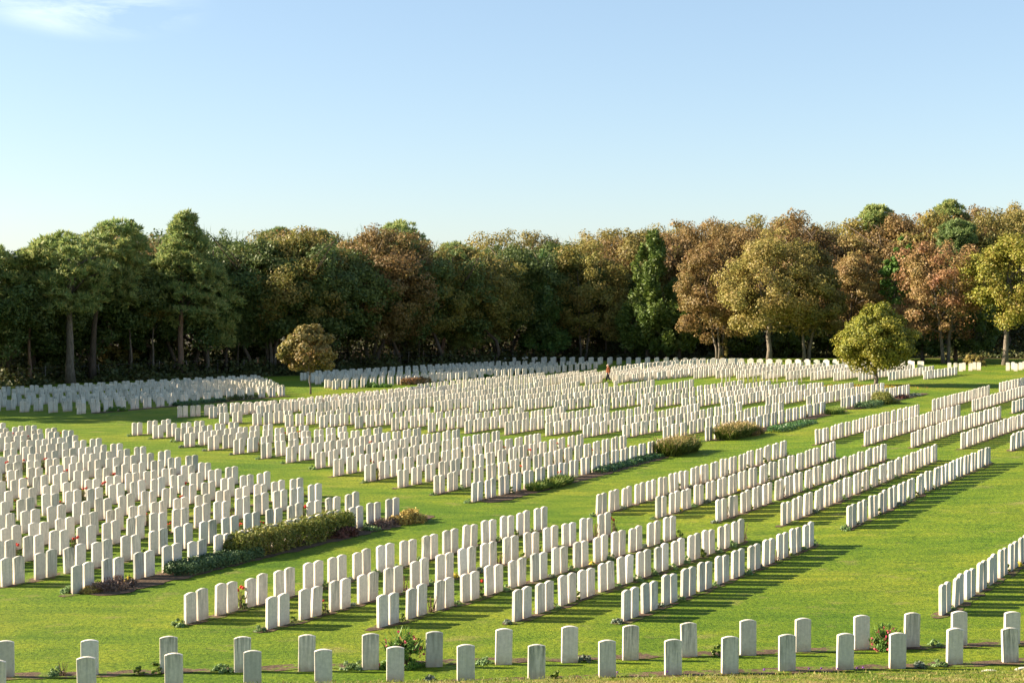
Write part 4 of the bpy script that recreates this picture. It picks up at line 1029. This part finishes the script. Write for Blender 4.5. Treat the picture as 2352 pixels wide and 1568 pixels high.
bush('spirea', 'brown leaved shrub beside the straw coloured grass clump', 'shrub', 1732, 998, 1.0, 0.6, 0.62, 'brown', 3000, 0.09, rz=1.0)
hedge('ground_cover', 'dark green ground cover beyond the straw grass clump', 'shrub', (1756, 993), (1842, 970), 1.1, 0.28, 'cover', 5200, 0.085)
grassclump('iris', 'upright green iris leaves at the end of the far bed', 'plant', (1890, 953), (1922, 946), 0.9, 0.5, 'blade', 900, 0.22)
hedge('juniper_hedge', 'low blue green shrub before the round brown bush', 'shrub', (1958, 938), (2010, 925), 1.1, 0.36, 'juniper', 4000, 0.09)
bush('round_bush', 'round brown and green bush by the round tree', 'bush', 2030, 926, 1.45, 1.0, 0.95, 'hedge', 6500, 0.10, rz=0.9)
bush('barberry', 'small dark red plant right of the round brown bush', 'shrub', 2072, 914, 0.8, 0.5, 0.32, 'darkred', 1300, 0.09, rz=0.9)
bush('lavender', 'low grey green plants at the end of the right bed', 'shrub', 2103, 909, 1.0, 0.5, 0.22, 'silver', 1200, 0.09, rz=0.9)
# far shaded shrubs
bush('low_shrub', 'low green shrub before the shaded rows, left of the reddish hedge', 'shrub', 870, 889, 1.5, 0.8, 0.50, 'green', 2600, 0.13)
hedge('hedge', 'reddish brown clipped hedge before the shaded far rows', 'hedge', (916, 884), (970, 877), 1.0, 0.62, 'russet', 4200, 0.12)
bush('low_shrub', 'low green shrub before the shaded rows near the centre', 'shrub', 1113, 868, 1.6, 0.8, 0.42, 'green', 2400, 0.13)
bush('low_shrub', 'low dark green shrub before the shaded rows, right of centre', 'shrub', 1208, 859, 2.0, 0.9, 0.6, 'dgreen', 2600, 0.13)
hedge('hedge', 'dark clipped hedge at the right end of the shaded rows', 'hedge', (1286, 851), (1336, 847), 1.1, 0.62, 'dgreen', 4200, 0.12)
hedge('ground_cover', 'dark ground cover along the far left rows', 'shrub', (392, 932), (500, 920), 1.0, 0.3, 'cover', 5200, 0.10)
hedge('ground_cover', 'dark green shrub at the end of the far left rows', 'shrub', (498, 920), (588, 911), 1.2, 0.42, 'dgreen', 5200, 0.10)
bush('low_shrub', 'leafy green plants before the far left rows in sunlight', 'shrub', 255, 944, 1.6, 0.5, 0.36, 'green', 2600, 0.10)
bush('low_shrub', 'dark rounded shrub among the far left stones', 'shrub', 110, 924, 0.3, 0.3, 0.62, 'dgreen', 1500, 0.08)
bush('round_bush', 'grey green round bush by the wood, left of two', 'bush', 2232, 838, 0.95, 0.9, 1.65, 'golden', 3800, 0.14)
bush('round_bush', 'brownish round bush by the wood, right of two', 'bush', 2253, 841, 0.75, 0.75, 1.35, 'olive', 3200, 0.14)
bush('ivy', 'pale ivy climbing round the foot of the curving stems', 'ivy', 1664, 828, 0.6, 0.5, 3.2, 'golden', 2200, 0.16)

# ---- small grave plants: one of each kind, then copies between the pairs
def small_proto(kind):
    SEED[0] += 1; s = SEED[0]
    if kind == 'cushion':
        V, Fq = mound_mesh(520, 0.20, 0.16, 0.15, 0.05, s, 14); o = put('cushion_plant', mesh_np('cushion_plant', V, Fq), M['silver'])
    elif kind == 'green':
        V, Fq = mound_mesh(520, 0.21, 0.17, 0.17, 0.05, s, 14); o = put('cushion_plant', mesh_np('cushion_plant', V, Fq), M['cushion'])
    elif kind == 'tuft':
        V, Fq = mound_mesh(420, 0.15, 0.13, 0.30, 0.06, s, 12); o = put('leafy_plant', mesh_np('leafy_plant', V, Fq), M['blade'])
    elif kind == 'marigold':
        V, Fq = mound_mesh(380, 0.14, 0.12, 0.13, 0.045, s, 12); o = put('yellow_flower', mesh_np('yellow_flower', V, Fq), M['cushion'])
        d = ball(60); d[:, 2] = np.abs(d[:, 2]); V, Fq = leaf_quads(d * np.array([0.14, 0.12, 0.15]), d, 0.05, 0.9)
        put('blossom', mesh_np('blossom', V, Fq), M['gold'], o)
    elif kind == 'rose':
        V, Fq = mound_mesh(240, 0.15, 0.15, 0.38, 0.055, s, 16); o = put('rose_bush', mesh_np('rose_bush', V, Fq), M['dgreen'])
        put('stems', stems_mesh(0.2, 0.2, 0.5, 6, s), M['stem'], o)
        for q in range(3):
            c = np.array([random.uniform(-0.14, 0.14), random.uniform(-0.12, 0.12), random.uniform(0.34, 0.56)]); d = ball(34)
            V, Fq = leaf_quads(c + d * 0.035, d, 0.055, 0.9); put('blossom', mesh_np('blossom', V, Fq), M['red'], o)
    elif kind == 'bare':
        V, Fq = mound_mesh(70, 0.15, 0.15, 0.42, 0.05, s, 16); o = put('rose_bush', mesh_np('rose_bush', V, Fq), M['heather'])
        put('stems', stems_mesh(0.26, 0.22, 0.6, 9, s), M['stem'], o)
    return o
protosP = {k: small_proto(k) for k in ('cushion', 'green', 'tuft', 'marigold', 'rose', 'bare')}
usedP = {k: False for k in protosP}
DESC = {'cushion': ('silver cushion plant', 'plant', 'silver cushion plants at the headstones'), 'green': ('green cushion plant', 'plant', 'green cushion plants at the headstones'), 'tuft': ('leafy green plant', 'plant', 'leafy plants at the headstones'), 'marigold': ('yellow flowers', 'flowers', 'yellow flowers at the headstones'), 'rose': ('red rose', 'rose', 'red roses at the headstones'), 'bare': ('bare brown rose stems', 'rose', 'bare roses at the headstones')}
def plant(kind, p, where, s=None):
    o = protosP[kind]
    if usedP[kind]: o = copy_tree(o)
    usedP[kind] = True
    s = s or random.uniform(0.75, 1.15)
    o.location = (p.x, p.y, terrain(p.x, p.y)); o.rotation_euler = (0, 0, random.uniform(0, 6.28)); o.scale = (s, s, s * random.uniform(0.85, 1.15))
    d, c, g = DESC[kind]; tag(o, f"{d} {where}", c, g)
count = 0
for key, (p0, u, Lr, per, n, rn, bn) in ROWS.items():
    if key[0] not in 'ABXSEG' or (key[0] == 'G' and key[1] > 5): continue
    nn = Vector((u.y, -u.x, 0)); nn = nn if nn.y < 0 else -nn
    for k in range(-1, n):
        prob = {'A': 0.78, 'X': 0.6, 'B': 0.5, 'S': 0.42, 'E': 0.34, 'G': 0.25}[key[0]]
        if k == -1: prob = 0.8
        s = k * per + (0.80 + per) / 2 if k >= 0 else -0.22
        p = p0 + u * s + nn * random.uniform(-0.08, 0.08)
        if random.random() > prob: continue
        x, y, dd = project((p.x, p.y, p.z))
        if not (-5 < x < 2356) or count > 250: continue
        if k == -1: kind = random.choice(['cushion', 'green'])
        elif key[0] in 'SEG': kind = random.choices(['rose', 'green', 'tuft', 'bare', 'cushion', 'marigold'], [0.40, 0.2, 0.14, 0.14, 0.06, 0.06])[0]
        else: kind = random.choices(['rose', 'green', 'tuft', 'bare', 'cushion', 'marigold'], [0.05, 0.36, 0.24, 0.12, 0.17, 0.06])[0]
        where = (f"after {ORD[min(k + 1, 32)]} pair" if k >= 0 else 'at near end') + f" of {rn}, {bn}"
        plant(kind, p, where); count += 1
for kind, x, y, where in [('green', 130, 1549, 'behind the leftmost front stones'), ('green', 503, 1541, 'left of the fourth stone, second nearest row'), ('green', 520, 1541, 'touching the fourth stone, second nearest row'), ('green', 799, 1535, 'left of the sixth stone, second nearest row'), ('green', 825, 1534, 'touching the sixth stone, second nearest row'), ('green', 1113, 1523, 'left of the eighth stone, second nearest row'), ('cushion', 990, 1566, 'between sixth and seventh stones, nearest row'), ('cushion', 1342, 1518, 'right of the ninth stone, second nearest row'), ('tuft', 1647, 1505, 'right of the eleventh stone, second nearest row'), ('tuft', 1278, 1563, 'right of the eighth stone, nearest row'), ('green', 2148, 1482, 'left of the sixteenth stone, second nearest row'), ('cushion', 2114, 1531, 'right of the fourteenth stone, nearest row'), ('green', 2156, 1528, 'left of the fifteenth stone, nearest row'), ('tuft', 319, 1549, 'left of the third stone, second nearest row'), ('tuft', 357, 1546, 'touching the third stone, second nearest row'), ('bare', 145, 1552, 'behind the second stone of the nearest row')]:
    plant(kind, at(x, y), where, 0.95 if kind != 'bare' else 0.6)

# ---- dry bank weeds (uncountable)
rng = np.random.default_rng(77)
n = 26000
X = rng.uniform(-6, 12.5, n); Y = rng.uniform(24.5, 29.0, n)
hb = 0.03 + 0.07 * rng.random(n) ** 2
base = np.array([(a_, b_, terrain(a_, b_)) for a_, b_ in zip(X, Y)])
d = unit(np.stack([rng.normal(size=n) * 0.5, rng.normal(size=n) * 0.5, np.ones(n)], axis=1))
mid = base + d * (hb * 0.5)[:, None]
V, Fq = leaf_quads(mid, ball(n), hb, 0.22, T=d)
M['weed'] = leafmat('bank_weeds', [(0.06, 0.10, 0.012), (0.10, 0.15, 0.015), (0.16, 0.19, 0.022), (0.24, 0.22, 0.05), (0.36, 0.24, 0.09)], 0.3, shift=0.04, gain=1.0)
o = put('bank_grass', mesh_np('bank_grass', V, Fq), M['weed']); tag(o, 'dry yellowing grass and weeds on the bank at the bottom edge', 'grass', kind='stuff')
# purple clover heads on the bank
proto_f = None
for k, (x, y) in enumerate([(1757, 1546), (1865, 1545), (1893, 1548), (1928, 1545), (1975, 1549), (1991, 1544), (1760, 1553), (1535, 1546), (1420, 1556)]):
    X = (x - CX) * 28.45 / F; p = Vector((X, 28.45, terrain(X, 28.45)))
    if proto_f is None:
        Vv = []; Ff = []; tube(Vv, Ff, [(0, 0, -0.02), (0.005, 0, 0.06), (0.0, 0.005, 0.115)], [0.003, 0.0025, 0.002], 5)
        proto_f = o = put('clover_flower', mesh_np('clover_flower', Vv, Ff), M['blade'])
        d = ball(60); V2, F2_ = leaf_quads(np.array([0, 0, 0.12]) + d * 0.018, d, 0.022, 0.7); put('blossom', mesh_np('blossom', V2, F2_), M['purple'], o)
    else: o = copy_tree(proto_f)
    o.location = p; o.rotation_euler = (random.gauss(0, .1), random.gauss(0, .1), random.uniform(0, 6))
    tag(o, f'small purple flower on the dry bank, {ORD[k + 1]} of nine', 'flower', 'purple flowers on the dry bank')

# ------------------------------------------------------------------ the visitor
def skinned(name, verts, edges, radii, mat, parent, sub=2, root=0):
    me = bpy.data.meshes.new(name); me.from_pydata(verts, edges, []); me.update()
    o = put(name, me, mat, parent)
    md = o.modifiers.new('skin', 'SKIN'); md.use_smooth_shade = True
    for i, v in enumerate(me.skin_vertices[0].data):
        r_ = radii[i]; v.radius = r_ if isinstance(r_, tuple) else (r_, r_); v.use_root = (i == root)
    sb = o.modifiers.new('sub', 'SUBSURF'); sb.levels = sub; sb.render_levels = sub
    return o
M['skin'] = plainmat('skin', (0.50, 0.30, 0.22), 0.6, 0.08); M['jacket'] = plainmat('rust_jacket', (0.19, 0.058, 0.020), 0.85, 0.15)
M['trouser'] = plainmat('dark_trousers', (0.022, 0.025, 0.035), 0.85, 0.2); M['hair'] = plainmat('grey_hair', (0.36, 0.34, 0.31), 0.7, 0.15); M['shoe'] = plainmat('dark_shoes', (0.02, 0.017, 0.015), 0.6, 0.2)
pp = at(1397, 876.5)
pr = empty('person', pp, R(180 - 8)); pr.scale = (0.98,) * 3
tag(pr, 'grey haired person in rust jacket and dark trousers walking between the rows', 'person')
# local frame: +X is the walking direction
V = [(0, 0, 0.95), (0, 0, 1.15), (0.01, 0, 1.38), (0.01, 0, 1.46), (0.025, 0, 1.525), (0.05, 0, 1.60), (0.04, 0, 1.68), (0.03, 0, 1.76)]
E_ = [(0, 1), (1, 2), (2, 3), (3, 4), (4, 5), (5, 6), (6, 7)]
Rr = [(0.15, 0.12), (0.14, 0.11), (0.16, 0.11), (0.09, 0.09), (0.066, 0.066), (0.12, 0.095), (0.145, 0.115), (0.105, 0.09)]
def limb(chain, rad, start):
    prev = start
    for c, r_ in zip(chain, rad):
        V.append(c); Rr.append(r_); E_.append((prev, len(V) - 1)); prev = len(V) - 1
    return prev
for sg, sw in ((1, 1), (-1, -1)):
    hip = limb([(0.02 * sw, 0.10 * sg, 0.88), (0.13 * sw, 0.10 * sg, 0.50) if sw > 0 else (-0.01, -0.10, 0.48), (0.19, 0.10, 0.09) if sw > 0 else (-0.22, -0.10, 0.12)], [0.085, 0.058, 0.04], 0)
    limb([(0.31, 0.11, 0.05) if sw > 0 else (-0.11, -0.11, 0.05)], [0.035], hip)
    wr = limb([(0.0, 0.19 * sg, 1.40), (-0.07 - 0.03 * sw, 0.24 * sg, 1.13), (0.02 - 0.10 * sw, 0.24 * sg, 0.90), (0.03 - 0.10 * sw, 0.235 * sg, 0.84)], [0.062, 0.047, 0.030, 0.034], 2)
    px, py, pz = V[wr]
    for q, (fx, ln) in enumerate([(0.03, 0.075), (0.011, 0.088), (-0.009, 0.082), (-0.028, 0.066)]):
        limb([(px + fx, py, pz - 0.035), (px + fx + 0.008, py - 0.008 * sg, pz - 0.035 - ln * 0.55), (px + fx + 0.018, py - 0.022 * sg, pz - 0.035 - ln)], [0.0105, 0.009, 0.0075], wr)
    limb([(px + 0.04, py - 0.015 * sg, pz + 0.005), (px + 0.056, py - 0.024 * sg, pz - 0.035)], [0.011, 0.008], wr)
V += [(0.172, 0, 1.64), (0.03, 0.105, 1.65), (0.03, -0.105, 1.65)]; b_ = len(V) - 3
E_ += [(6, b_), (6, b_ + 1), (6, b_ + 2)]; Rr += [0.016, 0.018, 0.018]
skinned('body', V, E_, Rr, M['skin'], pr)
# jacket
V = [(0, 0, 0.86), (0, 0, 1.02), (0.0, 0, 1.22), (0.0, 0, 1.38), (0.015, 0, 1.53)]; E_ = [(0, 1), (1, 2), (2, 3), (3, 4)]
Rr = [(0.25, 0.24), (0.24, 0.235), (0.24, 0.225), (0.24, 0.20), (0.105, 0.105)]
for sg, sw in ((1, 1), (-1, -1)):
    limb([(0.0, 0.205 * sg, 1.39), (-0.07 - 0.03 * sw, 0.245 * sg, 1.13), (0.02 - 0.10 * sw, 0.242 * sg, 0.915)], [0.11, 0.092, 0.072], 3)
skinned('jacket', V, E_, Rr, M['jacket'], pr)
V = [(0, 0, 0.93), (0, 0, 1.06)]; E_ = [(0, 1)]; Rr = [(0.15, 0.15), (0.15, 0.14)]
for sg, sw in ((1, 1), (-1, -1)):
    limb([(0.02 * sw, 0.10 * sg, 0.84), (0.13 * sw, 0.10 * sg, 0.50) if sw > 0 else (-0.01, -0.10, 0.48), (0.185, 0.10, 0.12) if sw > 0 else (-0.21, -0.10, 0.15)], [0.135, 0.11, 0.09], 0)
skinned('trousers', V, E_, Rr, M['trouser'], pr)
for (a_, b_) in (((0.17, 0.10, 0.065), (0.35, 0.11, 0.045)), ((-0.24, -0.10, 0.10), (-0.08, -0.11, 0.045))):
    V = [a_, tuple((i + j) / 2 for i, j in zip(a_, b_)), b_]; skinned('shoe', V, [(0, 1), (1, 2)], [0.052, 0.05, 0.04], M['shoe'], pr, root=1)
V = [(-0.035, 0, 1.60), (-0.03, 0, 1.68), (0.01, 0, 1.755), (0.075, 0, 1.775)]; skinned('hair', V, [(0, 1), (1, 2), (2, 3)], [(0.07, 0.075), (0.095, 0.095), (0.095, 0.06), (0.055, 0.03)], M['hair'], pr)
# white and dark face details
for sg in (1, -1):
    V = []; Fc = []; tube(V, Fc, [(0.135, 0.038 * sg, 1.682), (0.152, 0.039 * sg, 1.682)], [0.010, 0.006], 6); put('eye', mesh_np('eye', V, Fc), M['shoe'], pr)
V = []; Fc = []; tube(V, Fc, [(0.136, -0.024, 1.598), (0.142, 0, 1.596), (0.136, 0.024, 1.598)], [0.005, 0.007, 0.005], 6); put('mouth', mesh_np('mouth', V, Fc), plainmat('lips', (0.36, 0.14, 0.11), 0.6), pr)
